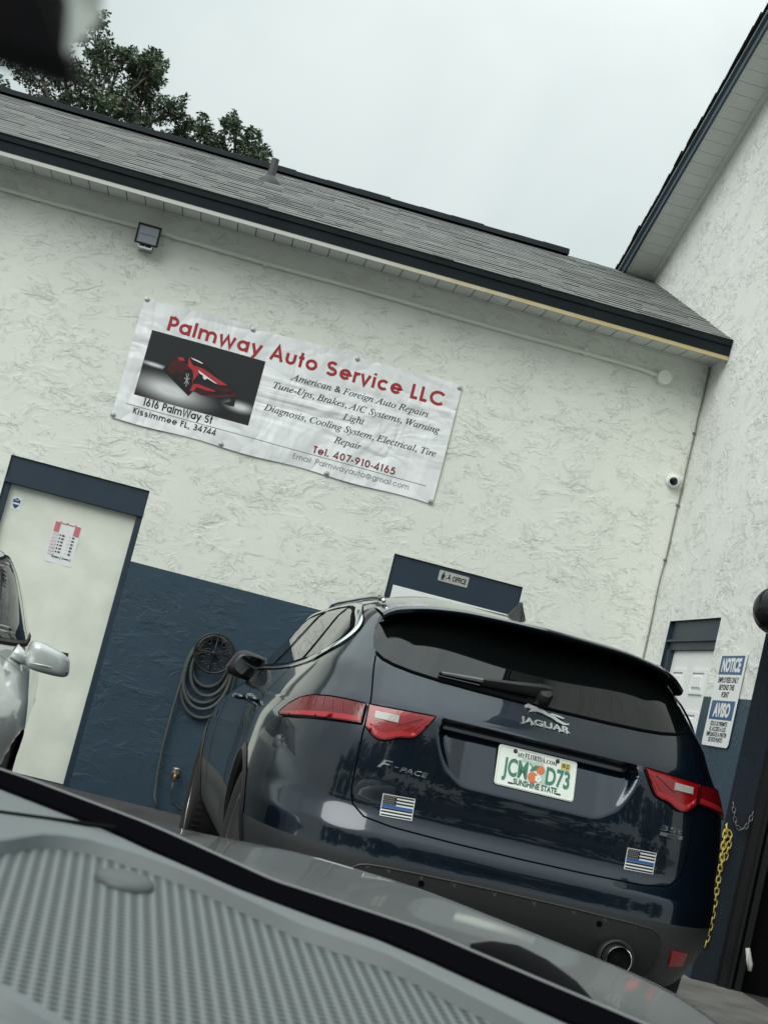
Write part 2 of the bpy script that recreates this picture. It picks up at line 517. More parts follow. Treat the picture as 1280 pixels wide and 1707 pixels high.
# eave: soffit, fascia, trim
EY = -0.405
ROOF_S = 0.4167
def roof_z(y): return 4.283 + (y-EY)*ROOF_S
mb = MB()
x = XW-.0005
pw = 0.139
k = 0
while x > -5:
    mb.box(x-pw+.007, x, EY+.02, -.004, SOF, SOF+.012)
    x -= pw
P(mb, 'soffit', M_soffit, shop)
mb = MB(); mb.box(-5, XW-.001, EY+.02, -.002, SOF+.006, SOF+.03)
P(mb, 'soffit_backing', M_groove, shop)
mb = MB(); mb.box(-5, XW-.001, -.022, -.0015, SOF-.014, SOF-.0015)
P(mb, 'soffit_channel', M_soffit, shop)
mb = MB()
mb.box(-5, XW-.006, EY, EY+.02, 4.166, 4.276)
mb.box(-5, XW-.006, EY-.012, EY, 4.243, 4.279)
P(mb, 'fascia', M_fascia, shop)
M_trim = bpy.data.materials.new('stained cream trim'); M_trim.use_nodes = True
nt = M_trim.node_tree; b_ = nt.nodes['Principled BSDF']; b_.inputs['Roughness'].default_value = .55
t_ = nt.nodes.new('ShaderNodeTexCoord'); sx_ = nt.nodes.new('ShaderNodeSeparateXYZ'); nz_ = nt.nodes.new('ShaderNodeTexNoise')
nz_.inputs['Scale'].default_value = 3.0; nz_.inputs['Detail'].default_value = 6
nt.links.new(t_.outputs['Object'], nz_.inputs['Vector']); nt.links.new(t_.outputs['Object'], sx_.inputs[0])
ma_ = nt.nodes.new('ShaderNodeMapRange'); ma_.inputs['From Min'].default_value = -.6; ma_.inputs['From Max'].default_value = 2.4
ma_.inputs['To Min'].default_value = -.25; ma_.inputs['To Max'].default_value = .35
nt.links.new(sx_.outputs['X'], ma_.inputs['Value'])
ad_ = nt.nodes.new('ShaderNodeMath'); ad_.operation = 'ADD'; nt.links.new(ma_.outputs[0], ad_.inputs[0]); nt.links.new(nz_.outputs['Fac'], ad_.inputs[1])
rp_ = nt.nodes.new('ShaderNodeValToRGB'); rp_.color_ramp.elements[0].position = .5; rp_.color_ramp.elements[0].color = (.52, .53, .49, 1)
rp_.color_ramp.elements[1].position = .72; rp_.color_ramp.elements[1].color = (.46, .38, .19, 1)
nt.links.new(ad_.outputs[0], rp_.inputs['Fac']); nt.links.new(rp_.outputs['Color'], b_.inputs['Base Color'])
mb = MB(); mb.box(-5, XW-.006, EY+.004, EY+.018, 4.134, 4.165)
P(mb, 'fascia_trim', M_trim, shop)
# shingles: courses of tabs, real butt edges
M_sh = bpy.data.materials.new('grey asphalt shingle'); M_sh.use_nodes = True
nt = M_sh.node_tree; b_ = nt.nodes['Principled BSDF']; b_.inputs['Roughness'].default_value = .9
gi = nt.nodes.new('ShaderNodeNewGeometry'); rp_ = nt.nodes.new('ShaderNodeValToRGB')
rp_.color_ramp.elements[0].color = (.15, .157, .15, 1); rp_.color_ramp.elements[1].color = (.25, .26, .25, 1)
nt.links.new(gi.outputs['Random Per Island'], rp_.inputs['Fac'])
t_ = nt.nodes.new('ShaderNodeTexCoord'); nz_ = nt.nodes.new('ShaderNodeTexNoise'); nz_.inputs['Scale'].default_value = 90; nz_.inputs['Detail'].default_value = 3
nt.links.new(t_.outputs['Object'], nz_.inputs['Vector'])
mx_ = nt.nodes.new('ShaderNodeMix'); mx_.data_type = 'RGBA'; mx_.blend_type = 'MULTIPLY'; mx_.inputs[0].default_value = .55
nt.links.new(rp_.outputs['Color'], mx_.inputs[6]); nt.links.new(nz_.outputs['Fac'], mx_.inputs[7]); nt.links.new(mx_.outputs[2], b_.inputs['Base Color'])
M_butt = mat('shingle butt edge', (0.018, 0.019, 0.018), 0.95)
RID_Y = 2.62
mb = MB()
sl = math.sqrt(1+ROOF_S**2)
uy, uz = 1/sl, ROOF_S/sl           # up the slope
ny, nz2 = -ROOF_S/sl, 1/sl         # roof normal
L_sl = (RID_Y-EY+.03)*sl
def rp(x, s, h): return (x, EY-.03+s*uy+h*ny, roof_z(EY)-.0125+.004+s*uz+h*nz2)
ex = 0.135
ncr = int(L_sl/ex)
rnd = random.Random(3)
for c in range(ncr+1):
    s0 = c*ex
    xx = -4.6 - rnd.random()*.2
    while xx < XW-.003:
        wdt = rnd.uniform(.12, .34)
        x1 = min(xx+wdt, XW-.003)
        th = rnd.choice((.0085, .0095, .0105, .0125))
        so = s0 - rnd.choice((0, 0, .003, .005)) - (0.0 if c else -.02)
        a, b2 = xx+.001, x1-.001
        s1 = min(s0+ex+.03, L_sl)
        v = [rp(a, so, .0), rp(b2, so, .0), rp(b2, so, th), rp(a, so, th), rp(a, s1, .006), rp(b2, s1, .006)]
        mb.add(v, [(2, 3, 4, 5)], 0)
        mb.add(v, [(0, 1, 2, 3)], 1)
        mb.add([v[0], v[3], v[4]], [(0, 1, 2)], 1); mb.add([v[1], v[5], v[2]], [(0, 1, 2)], 1)
        xx = x1
P(mb, 'roof', [M_sh, M_butt], shop)
mb = MB()
mb.add([(-9, EY, roof_z(EY)-.022), (XW-.002, EY, roof_z(EY)-.022), (XW-.002, RID_Y, roof_z(RID_Y)-.022), (-9, RID_Y, roof_z(RID_Y)-.022),
        (-9, 6.2, 4.0), (XW-.002, 6.2, 4.0)], [(0, 1, 2, 3), (3, 2, 5, 4)])
P(mb, 'roof_deck', M_butt, shop)
mb = MB()
zr = roof_z(RID_Y)
for i in range(24):
    x0 = -4.7+i*.30
    x1 = min(x0+.305, 2.44)
    if x0 > 2.43: break
    hh = .05+.004*(i % 3)
    mb.add([(x0, RID_Y-.17, zr-.03), (x1, RID_Y-.17, zr-.03), (x1, RID_Y-.15, zr+hh-.03), (x0, RID_Y-.15, zr+hh-.03),
            (x1, RID_Y, zr+hh+.02), (x0, RID_Y, zr+hh+.02), (x1, RID_Y+.17, zr-.03), (x0, RID_Y+.17, zr-.03)],
           [(0, 1, 2, 3), (3, 2, 4, 5), (5, 4, 6, 7), (0, 3, 5, 7), (1, 6, 4, 2)])
P(mb, 'ridge_cap', M_fascia, shop)
mb = MB()
VX, VY = -0.375, 1.52
vz = roof_z(VY)
Mv = Matrix.Translation((VX, VY, vz-.02))
mb.lathe([(.11, -.02), (.105, .02), (.07, .06), (.036, .085), (.034, .235), (.028, .235), (.028, .15)], Mv, 20)
P(mb, 'vent_pipe', mat('dark grey vent pipe', (.045, .05, .052), .6, var=.2), shop, smooth=True, angle=40)

# ================================================================== TALL GABLE BUILDING
gab = thing('gable_building', 'taller cream stucco building with steep gable eave and white panel side door', 'building', (XW, -2, GZ))
RK = 0.418
def rake_z(y): return 5.449 + RK*(2.562-y)
RD = (-1.515, -0.43, 2.142)   # recessed door: near y, far y, top
GY = -2.372                   # garage opening begins
mb = MB()
def wq(mbx, y0, y1, z0, z1, mi=0): mbx.quad((XW, y1, z0), (XW, y0, z0), (XW, y0, z1), (XW, y1, z1), mi)
wq(mb, GY, RD[0], BAND+.006, RD[2]); wq(mb, RD[1], 0.0, BAND+.006, RD[2])
wq(mb, GY, 7.0, RD[2], 2.9)
mb.add([(XW, 7.0, 2.9), (XW, -8, 2.9), (XW, -8, rake_z(-8)), (XW, 7.0, rake_z(7.0))], [(0, 1, 2, 3)])
P(mb, 'wall', M_cream2, gab)
for ya, yb in ((GY, RD[0]), (RD[1], 0.0)):
    mb = MB(); wq(mb, ya, yb, GZ, BAND+.006)
    P(mb, 'painted_band', M_blue, gab)
# garage jamb returning into the building
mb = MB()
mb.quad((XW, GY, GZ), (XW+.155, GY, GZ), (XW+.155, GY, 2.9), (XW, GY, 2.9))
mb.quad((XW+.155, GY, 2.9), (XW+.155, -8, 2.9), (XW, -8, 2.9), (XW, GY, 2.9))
P(mb, 'garage_jamb', mat('navy jamb with painted shade', (.010, .018, .028), .55, var=.25, bump=.6, bump_scale=25, bump_d=.004), gab)  # same navy as the wall band, with the jamb's shade put into the colour
mb = MB()
mb.box(XW+.156, XW+.205, GY-.05, GY-.0, GZ, 2.9)
mb.box(XW+.205, XW+.225, GY-.075, GY-.02, GZ, 2.9)
mb.box(XW+.25, XW+.29, GY-.06, GY-.01, GZ, 2.88)
P(mb, 'door_track', M_blackp, gab)
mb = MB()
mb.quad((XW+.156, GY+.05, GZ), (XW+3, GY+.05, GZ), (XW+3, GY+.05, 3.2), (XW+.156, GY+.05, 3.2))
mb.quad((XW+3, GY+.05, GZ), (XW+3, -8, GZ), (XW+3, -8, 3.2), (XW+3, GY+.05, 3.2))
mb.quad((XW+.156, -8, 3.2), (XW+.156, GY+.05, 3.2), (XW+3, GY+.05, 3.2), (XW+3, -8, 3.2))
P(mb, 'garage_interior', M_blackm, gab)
# recessed door
rec = 0.05
mb = MB()
y0, y1, zt = RD
Xd = XW+rec
mb.quad((XW, y1, GZ), (Xd+.05, y1, GZ), (Xd+.05, y1, zt), (XW, y1, zt))
mb.quad((Xd+.05, y0, GZ), (XW, y0, GZ), (XW, y0, zt), (Xd+.05, y0, zt))
mb.quad((XW, y0, zt), (XW, y1, zt), (Xd+.05, y1, zt), (Xd+.05, y0, zt))
mb.box(Xd-.02, Xd+.05, y0+.001, y1-.001, 1.935, zt-.001)
mb.box(Xd-.045, Xd-.02, y0+.001, y1-.001, 1.99, 2.005)
mb.box(Xd-.03, Xd+.05, y1-.08, y1-.001, GZ, 1.935)
mb.box(Xd-.03, Xd+.05, y0+.001, y0+.03, GZ, 1.935)
P(mb, 'door_frame', M_bluewood, gab)
mb = MB()
dy0, dy1 = y0+.032, y1-.082
mb.box(Xd+.006, Xd+.04, dy0, dy1, GZ+.01, 1.932)
for zb, zt2 in ((1.63, 1.80), (.80, 1.51), (.10, .62)):
    for yb, pwid in ((-1.31, .28), (-.86, .26)):
        # raised moulding ring and centre field
        for (ya, yc, za, zc) in ((yb, yb+pwid, zb, zb+.022), (yb, yb+pwid, zt2-.022, zt2), (yb, yb+.022, zb+.022, zt2-.022), (yb+pwid-.022, yb+pwid, zb+.022, zt2-.022)):
            mb.box(Xd-.006, Xd+.005, ya, yc, za, zc)
        o = .05
        mb.add([(Xd+.005, yb+.03, zb+.03), (Xd+.005, yb+pwid-.03, zb+.03), (Xd+.005, yb+pwid-.03, zt2-.03), (Xd+.005, yb+.03, zt2-.03),
                (Xd-.008, yb+o, zb+o), (Xd-.008, yb+pwid-o, zb+o), (Xd-.008, yb+pwid-o, zt2-o), (Xd-.008, yb+o, zt2-o)],
               [(0, 1, 5, 4), (1, 2, 6, 5), (2, 3, 7, 6), (3, 0, 4, 7), (4, 5, 6, 7)])
P(mb, 'door', M_white, gab, recalc=True)
# rake overhang
OV = 0.29
sl2 = math.sqrt(1+RK*RK)
mb = MB()
s = -1.2
nb = 0
step = .139
while s < 9.5:
    ya = 2.562+.9 - (s)/sl2; yb = 2.562+.9 - (s+step-.005)/sl2
    za, zb = rake_z(ya), rake_z(yb)
    mb.add([(XW-OV, ya, za), (XW-.001, ya, za), (XW-.001, yb, zb), (XW-OV, yb, zb), (XW-OV, ya, za+.012), (XW-.001, ya, za+.012), (XW-.001, yb, zb+.012), (XW-OV, yb, zb+.012)],
           [(0, 3, 2, 1), (4, 5, 6, 7), (0, 1, 5, 4), (2, 3, 7, 6), (0, 4, 7, 3), (1, 2, 6, 5)])
    s += step
P(mb, 'soffit', M_soffit, gab)
def along(mbx, x0, x1, h0, h1, mi=0, ya=4.5, yb=-6.5):
    za, zb = rake_z(ya), rake_z(yb)
    mbx.add([(x0, ya, za+h0), (x1, ya, za+h0), (x1, ya, za+h1), (x0, ya, za+h1), (x0, yb, zb+h0), (x1, yb, zb+h0), (x1, yb, zb+h1), (x0, yb, zb+h1)],
            [(0, 1, 2, 3), (7, 6, 5, 4), (0, 4, 5, 1), (1, 5, 6, 2), (2, 6, 7, 3), (3, 7, 4, 0)], mi)
mb = MB(); along(mb, XW-OV+.001, XW-.002, .008, .03)
P(mb, 'soffit_backing', M_groove, gab)
mb = MB(); along(mb, XW-.045, XW-.001, -.016, -.002)
P(mb, 'soffit_channel', M_soffit, gab)
M_rake = mat('navy painted fascia', (0.018, 0.04, 0.062), 0.35, var=.15)
mb = MB(); along(mb, XW-OV-.022, XW-OV-.001, -.016, .125)
P(mb, 'fascia', M_rake, gab)
mb = MB(); along(mb, XW-OV-.038, XW-OV-.0225, .085, .128); along(mb, XW-OV-.045, XW-OV-.038, .08, .093)
P(mb, 'drip_edge', mat('pale drip edge metal', (.30, .34, .36), .3, metal=.7), gab)
mb = MB()
rnd = random.Random(5)
for i in range(44):   # shingle edge along the rake
    ya = 4.5-i*.135; yb = ya-.15
    o = rnd.choice((0, .004, .009)); hh = .132+rnd.choice((0, .006, .01))
    for (a, c) in ((ya, yb),):
        za, zb = rake_z(a), rake_z(c)
        mb.add([(XW-OV-.055-o, a, za+hh), (XW+3, a, za+hh), (XW+3, c, zb+hh+.012), (XW-OV-.055-o, c, zb+hh+.012),
                (XW-OV-.055-o, a, za+hh+.008), (XW+3, a, za+hh+.008), (XW+3, c, zb+hh+.03), (XW-OV-.055-o, c, zb+hh+.03)],
               [(0, 3, 2, 1), (4, 5, 6, 7), (0, 4, 7, 3), (3, 7, 6, 2), (0, 1, 5, 4)])
P(mb, 'roof', M_butt, gab)

# ================================================================== THINGS ON THE WALLS
# banner
BX, BZ = -0.991, 2.586
ban = thing('vinyl_banner', 'wide white vinyl banner with red heading and red car picture', 'banner', (BX, -.012, BZ), (0, R_(.25), 0))
M_vinyl = bpy.data.materials.new('white banner vinyl'); M_vinyl.use_nodes = True
nt = M_vinyl.node_tree; b_ = nt.nodes['Principled BSDF']
b_.inputs['Base Color'].default_value = (.78, .81, .82, 1); b_.inputs['Roughness'].default_value = .38
t_ = nt.nodes.new('ShaderNodeTexCoord')
hs = []
for sc_, st, dis, off, rotz in ((1.5, (1, 1, .5), .8, 0, .7), (2.6, (1, 1, .5), .6, 4, -.6), (1.8, (.5, 1, 1.4), .8, 9, .2)):
    mp = nt.nodes.new('ShaderNodeMapping'); mp.inputs['Rotation'].default_value = (0, rotz, 0); mp.inputs['Scale'].default_value = st; mp.inputs['Location'].default_value = (off, off, off)
    nn = nt.nodes.new('ShaderNodeTexNoise'); nn.inputs['Scale'].default_value = sc_; nn.inputs['Detail'].default_value = 3; nn.inputs['Distortion'].default_value = dis
    nt.links.new(t_.outputs['Object'], mp.inputs[0]); nt.links.new(mp.outputs[0], nn.inputs['Vector'])
    ab = nt.nodes.new('ShaderNodeMath'); ab.operation = 'SUBTRACT'; ab.inputs[1].default_value = .5; nt.links.new(nn.outputs['Fac'], ab.inputs[0])
    ab2 = nt.nodes.new('ShaderNodeMath'); ab2.operation = 'ABSOLUTE'; nt.links.new(ab.outputs[0], ab2.inputs[0]); hs.append(ab2.outputs[0])
a1 = nt.nodes.new('ShaderNodeMath'); a1.operation = 'ADD'; nt.links.new(hs[0], a1.inputs[0]); nt.links.new(hs[1], a1.inputs[1])
a2 = nt.nodes.new('ShaderNodeMath'); a2.operation = 'ADD'; nt.links.new(a1.outputs[0], a2.inputs[0]); nt.links.new(hs[2], a2.inputs[1])
bp = nt.nodes.new('ShaderNodeBump'); bp.inputs['Strength'].default_value = .7; bp.inputs['Distance'].default_value = .10
nt.links.new(a2.outputs[0], bp.inputs['Height']); nt.links.new(bp.outputs[0], b_.inputs['Normal'])
BW, BH = 2.440, 0.928
mb = MB()
nx, nzz = 60, 24
def bwave(x, z):
    return -.004*math.sin(x*3.1+.6)*math.sin(z*3.4) - .003*math.sin(x*7.7+z*5)
rows = []
for j in range(nzz+1):
    rows.append([(BW*i/nx, bwave(BW*i/nx, BH*j/nzz), BH*j/nzz - .006*math.sin(BW*i/nx*2*math.pi/.81)*(1 if j in (0, nzz) else 0)) for i in range(nx+1)])
mb.grid(rows, flip=False)
mb.build('banner_sheet', M_vinyl, ban, smooth=True)
def bpl(off=0.0012):
    return lambda x, z, h=0: (x, bwave(x, z)-off-h, z)
mb = MB()
stroke_text(mb, "Palmway Auto Service LLC", .216, 2.322, .728, .112, .20, bpl(), track=.13)
mb.build('heading_lettering', M_red, ban)
mb = MB()
fit_text(mb, serif_italic("American & Foreign Auto Repairs"), 1.186, 2.247, .622, .047, bpl(), bold=.006)
fit_text(mb, serif_italic("Tune-Ups, Brakes, A/C Systems, Warning"), 1.076, 2.354, .527, .047, bpl(), bold=.006)
fit_text(mb, serif_italic("Light"), 1.632, 1.796, .438, .047, bpl(), bold=.006)
fit_text(mb, serif_italic("Diagnosis, Cooling System, Electrical, Tire"), 1.052, 2.373, .349, .047, bpl(), bold=.006)
fit_text(mb, serif_italic("Repair"), 1.612, 1.820, .252, .047, bpl(), bold=.006)
mb.build('services_lettering', M_ink, ban)
mb = MB()
stroke_text(mb, "1616 PalmWay St", .197, .712, .143, .057, .16, bpl(), track=.16)
stroke_text(mb, "Kissimmee FL, 34744", .143, .762, .066, .046, .17, bpl(), track=.17)
mb.build('address_lettering', M_ink, ban)
mb = MB(); stroke_text(mb, "Tel. 407-910-4165", 1.482, 2.110, .136, .056, .185, bpl(), track=.15)
mb.build('telephone_lettering', mat('maroon print', (.20, .022, .03), .45), ban)
mb = MB(); stroke_text(mb, "Email: Palmwayauto@gmail.com", 1.351, 2.238, .058, .040, .10, bpl(), track=.14)
mb.build('email_lettering', M_inkgrey, ban)
mb = MB()
n = 60
mb.grid([[bpl()(.078+(2.361-.078)*i/n, .1225-.004*i/n, 0) for i in range(n+1)], [bpl()(.078+(2.361-.078)*i/n, .1257-.004*i/n, 0) for i in range(n+1)]])
mb.build('rule_line', M_ink, ban)
# the printed picture
M_photo = bpy.data.materials.new('dark studio print'); M_photo.use_nodes = True
nt = M_photo.node_tree; b_ = nt.nodes['Principled BSDF']; b_.inputs['Roughness'].default_value = .35
t_ = nt.nodes.new('ShaderNodeTexCoord')
def blob(cx, cz, sx, sz, rot):
    mp = nt.nodes.new('ShaderNodeMapping'); mp.vector_type = 'TEXTURE'
    mp.inputs['Location'].default_value = (cx, 0, cz); mp.inputs['Rotation'].default_value = (0, rot, 0); mp.inputs['Scale'].default_value = (sx, 1, sz)
    gr = nt.nodes.new('ShaderNodeTexGradient'); gr.gradient_type = 'QUADRATIC_SPHERE'
    nt.links.new(t_.outputs['Object'], mp.inputs[0]); nt.links.new(mp.outputs[0], gr.inputs[0]); return gr.outputs['Fac']
f1 = blob(.36, .30, .42, .13, R_(4)); f2 = blob(.20, .455, .16, .025, R_(2)); f3 = blob(.88, .32, .16, .06, R_(0))
def add_(a, c):
    k = nt.nodes.new('ShaderNodeMath'); k.operation = 'MAXIMUM'; nt.links.new(a, k.inputs[0]); nt.links.new(c, k.inputs[1]); return k.outputs[0]
ff = add_(add_(f1, f2), f3)
rp_ = nt.nodes.new('ShaderNodeValToRGB'); rp_.color_ramp.elements[0].color = (.012, .014, .016, 1); rp_.color_ramp.elements[1].color = (.62, .65, .65, 1); rp_.color_ramp.elements[1].position = .6
nt.links.new(ff, rp_.inputs['Fac']); nt.links.new(rp_.outputs['Color'], b_.inputs['Base Color'])
mb = MB()
q = bpl(.0012)
rows = [[q(.116+(.975-.116)*i/24, .2035+(.7015-.2035)*j/14) for i in range(25)] for j in range(15)]
mb.grid(rows)
pic = mb.build('picture', M_photo, ban)
def flat(pts, off, m, name, par):
    g = MB(); qq = bpl(off); g.add([qq(x, z) for x, z in pts], [tuple(range(len(pts)))]); return g.build(name, m, par)
M_carred = mat('print car red', (.42, .03, .035), .35); M_cardk = mat('print car dark red', (.055, .007, .009), .35); M_carbk = mat('print car black', (.008, .008, .009), .35)
M_carlt = mat('print white', (.75, .77, .76), .35)
flat([(0.267, 0.44), (0.305, 0.521), (0.345, 0.56), (0.432, 0.58), (0.538, 0.562), (0.623, 0.52), (0.71, 0.469), (0.79, 0.444), (0.838, 0.42), (0.843, 0.383), (0.837, 0.354), (0.839, 0.312), (0.808, 0.308), (0.713, 0.319), (0.618, 0.33), (0.523, 0.342), (0.498, 0.297), (0.422, 0.342), (0.346, 0.386)], 0.0018, M_carbk, 'car_shadow', pic)
flat([(0.309, 0.508), (0.347, 0.551), (0.395, 0.546), (0.437, 0.525), (0.458, 0.498), (0.423, 0.474), (0.411, 0.433), (0.412, 0.395), (0.356, 0.417), (0.293, 0.447)], 0.002, M_cardk, 'car_side', pic)
flat([(0.346, 0.556), (0.39, 0.563), (0.405, 0.544), (0.37, 0.534)], 0.0022, M_carred, 'car_mirror', pic)
flat([(0.474, 0.526), (0.529, 0.527), (0.588, 0.51), (0.66, 0.483), (0.721, 0.463), (0.751, 0.452), (0.708, 0.44), (0.672, 0.439), (0.619, 0.463), (0.559, 0.483), (0.517, 0.502)], 0.0022, M_carred, 'car_hood', pic)
flat([(0.426, 0.583), (0.45, 0.547), (0.474, 0.526), (0.517, 0.5), (0.531, 0.485), (0.502, 0.42), (0.503, 0.383), (0.493, 0.455), (0.479, 0.489), (0.457, 0.502), (0.435, 0.515)], 0.0024, M_carred, 'car_fender', pic)
flat([(0.436, 0.581), (0.496, 0.579), (0.557, 0.558), (0.62, 0.529), (0.567, 0.523), (0.51, 0.526), (0.473, 0.53)], 0.0024, M_carbk, 'car_windscreen', pic)
flat([(0.439, 0.58), (0.498, 0.572), (0.538, 0.562), (0.53, 0.556), (0.463, 0.568)], 0.0026, M_carlt, 'car_glint', pic)
flat([(0.517, 0.502), (0.56, 0.479), (0.632, 0.452), (0.676, 0.441), (0.637, 0.43), (0.591, 0.431), (0.549, 0.452)], 0.0025, M_carbk, 'car_headlamp', pic)
flat([(0.516, 0.504), (0.578, 0.479), (0.676, 0.442), (0.662, 0.441), (0.572, 0.468), (0.531, 0.483)], 0.0027, M_carlt, 'car_lamp_strip', pic)
flat([(0.559, 0.465), (0.581, 0.471), (0.595, 0.456), (0.578, 0.445)], 0.0028, M_carlt, 'car_lamp', pic)
flat([(0.527, 0.343), (0.545, 0.381), (0.606, 0.374), (0.67, 0.378), (0.778, 0.422), (0.834, 0.419), (0.83, 0.38), (0.775, 0.364), (0.671, 0.336), (0.581, 0.33)], 0.0023, M_cardk, 'car_grille', pic)
flat([(0.496, 0.339), (0.509, 0.394), (0.543, 0.404), (0.6, 0.396), (0.666, 0.391), (0.678, 0.38), (0.606, 0.374), (0.54, 0.379), (0.523, 0.342)], 0.0026, M_carred, 'car_bumper', pic)
flat([(0.67, 0.411), (0.711, 0.431), (0.773, 0.439), (0.795, 0.427), (0.754, 0.406), (0.692, 0.398)], 0.0026, M_cardk, 'car_lip', pic)
g = MB(); qq = bpl(.0028)
g.add([qq(.456+.026*math.cos(a*math.pi/10)-.008*math.sin(a*math.pi/10), .412+.062*math.sin(a*math.pi/10)) for a in range(20)], [tuple(range(20))])
whl = g.build('car_wheel', M_carbk, pic)
g = MB(); qq = bpl(.0031)
for k in range(7):
    a = k*2*math.pi/7+.3
    dx, dz = .021*math.cos(a)-.006*math.sin(a), .052*math.sin(a); px_, pz_ = -.0022*math.sin(a), .003*math.cos(a)
    g.add([qq(.456+px_, .412+pz_), qq(.456+dx+px_, .412+dz+pz_), qq(.456+dx-px_, .412+dz-pz_), qq(.456-px_, .412-pz_)], [(0, 1, 2, 3)])
g.build('car_wheel_spokes', mat('print grey', (.42, .44, .44), .35), pic)
for gx, gz in ((.018, .912), (.823, .908), (1.625, .908), (2.421, .905), (2.421, .016), (1.621, .014), (.818, .018), (.009, .018)):
    g = MB(); Mg = Matrix.Translation((gx+.003, bwave(gx, gz)-.0006, gz)) @ Matrix.Rotation(R_(90), 4, 'X')
    g.lathe([(.0205, 0), (.019, .004), (.012, .005), (.010, .0035), (.009, .007), (.0, .008)], Mg, 16)
    g.build('grommet', M_steel, ban, smooth=True, angle=40)

# floodlight
fl = thing('flood_light', 'small square black floodlight tilted down under the eave', 'floodlight', (-1.075, -.012, 3.86))
mb = MB()
Mf = Matrix.Translation((0, -.10, .08)) @ Matrix.Rotation(R_(14), 4, 'X')
def boxM(mbx, M, x0, x1, y0, y1, z0, z1, mi=0):
    t = MB(); t.box(x0, x1, y0, y1, z0, z1); mbx.add([M @ Vector(p) for p in t.v], t.f, mi)
boxM(mb, Mf, -.085, .085, -.012, .022, -.075, .075)
for k in range(7): boxM(mb, Mf, -.07+k*.0215, -.066+k*.0215, .0225, .045, -.06, .06)
for a in ((-.085, -.073, -.075, .075), (.073, .085, -.075, .075), (-.0725, .0725, .060, .075), (-.0725, .0725, -.075, -.062)):
    boxM(mb, Mf, a[0], a[1], -.022, -.0125, a[2], a[3])
mb.build('housing', M_blackp, fl)
mb = MB(); boxM(mb, Mf, -.0725, .0725, -.0165, -.0125, -.0615, .0595)
for k in range(6): boxM(mb, Mf, -.06+k*.021, -.048+k*.021, -.0175, -.0166, -.004, .001, 1)
mb.build('lens', [mat('grey led lens', (.33, .37, .41), .25, bump=.2, bump_scale=200), M_ink], fl)
mb = MB()
mb.box(-.05, .05, -.085, -.005, -.022, -.008); mb.box(-.05, .05, -.012, .010, -.022, .03)
mb.box(-.006, .0, -.09, -.07, -.02, .05); mb.box(-.052, -.046, -.10, -.07, -.022, .06); mb.box(.046, .052, -.10, -.07, -.022, .06)
mb.build('bracket', M_steel, fl)
# conduit
con = thing('wall_conduit', 'thin pale conduit running along wall below eave to a round box', 'conduit', (0, -.014, 3.98))
mb = MB()
pts = [(-5+i*.25, -.004, 0.028-.014*(i*.25)/7.9+.003*math.sin(i*.9)) for i in range(32)]
pts.append((2.888, -.004, .0))
mb.tube([(p[0], p[1]-.006, p[2]) for p in pts], .0165, 10)
for cxs in (-2.4, -.2, 1.1, 2.3): mb.box(cxs-.012, cxs+.012, -.02, .010, -.006, .05)
mb.build('pipe', mat('cream conduit paint', (.74, .77, .70), .5, var=.05), con, smooth=True, angle=50)
mb = MB(); mb.lathe([(.058, 0), (.058, .05), (.053, .056), (.0, .057)], Matrix.Translation((2.937, .012, -.004)) @ Matrix.Rotation(R_(90), 4, 'X'), 28)
mb.box(2.885, 2.90, -.022, .004, -.016, .012)
mb.build('junction_box', mat('round box paint', (.80, .83, .77), .45), con, smooth=True, angle=40)
# security camera
sc_ = thing('security_camera', 'small white turret camera with black lens near wall corner', 'security camera', (3.19, -.005, 3.225))
mb = MB(); mb.lathe([(.056, 0), (.056, .018), (.050, .026), (.0, .026)], Matrix.Rotation(R_(90), 4, 'X'), 28)
mb.build('base', M_white, sc_, smooth=True, angle=40)
Mc = Matrix.Translation((0, -.03, 0)) @ Vector((-.25, -.9, -.35)).to_track_quat('Z', 'Y').to_matrix().to_4x4()
mb = MB(); mb.lathe([(.03, -.02), (.044, -.005), (.046, .01), (.043, .028), (.034, .042), (.033, .040)], Mc, 28)
mb.build('eyeball', M_white, sc_, smooth=True)
mb = MB(); mb.lathe([(.0335, .036), (.028, .043), (.0, .046)], Mc, 24)
mb.build('lens', mat('black lens', (.006, .006, .007), .12), sc_, smooth=True)
# corner cable
mb = MB()
rnd = random.Random(9)
pts = []
for i in range(30):
    z = 4.16-i*.14
    pts.append((XW-.011-.004*rnd.random()-(.006 if i in (12, 13) else 0), -.008, z))
mb.tube(pts, .0052, 6)
for z in (3.62, 3.05, 2.62): mb.box(XW-.028, XW-.006, -.02, -.001, z, z+.012)
tag(mb.build('corner_cable', mat('grey cable', (.22, .22, .19), .6), smooth=True), 'thin grey cable stapled down the corner between the two walls', 'cable')
# paper sheet and sticker on the white door
YD = .05+.006
sh = thing('hours_sheet', 'faded paper hours sheet with red header taped to white door', 'notice', (-1.083, YD-.0012, 1.612), (0, R_(.6), 0))
mb = MB(); mb.grid([[(-.101+.202*i/10, -.0015*math.sin(i*.9+j), -.155+.31*j/10) for i in range(11)] for j in range(11)])
mb.build('paper', mat('white paper', (.74, .76, .77), .5), sh, smooth=True)
def shp(x, z, h=0): return (x, -.0030-h*.0003, z)
mb = MB()
for (a, b2, c, d) in ((-.092, -.055, .068, .142), (.052, .092, .068, .142), (-.05, .045, .135, .142)):
    mb.quad(shp(a, c), shp(b2, c), shp(b2, d), shp(a, d))
mb.build('red_header', mat('faded red print', (.55, .16, .17), .5), sh)
mb = MB()
for k in range(7):
    z = .046-.0245*k
    for (a, b2) in ((-.092, -.05),):
        mb.quad(shp(a, z), shp(b2, z), shp(b2, z+.018), shp(a, z+.018))
mb.build('day_column', mat('faded pink print', (.66, .60, .61), .5), sh)
mb = MB()
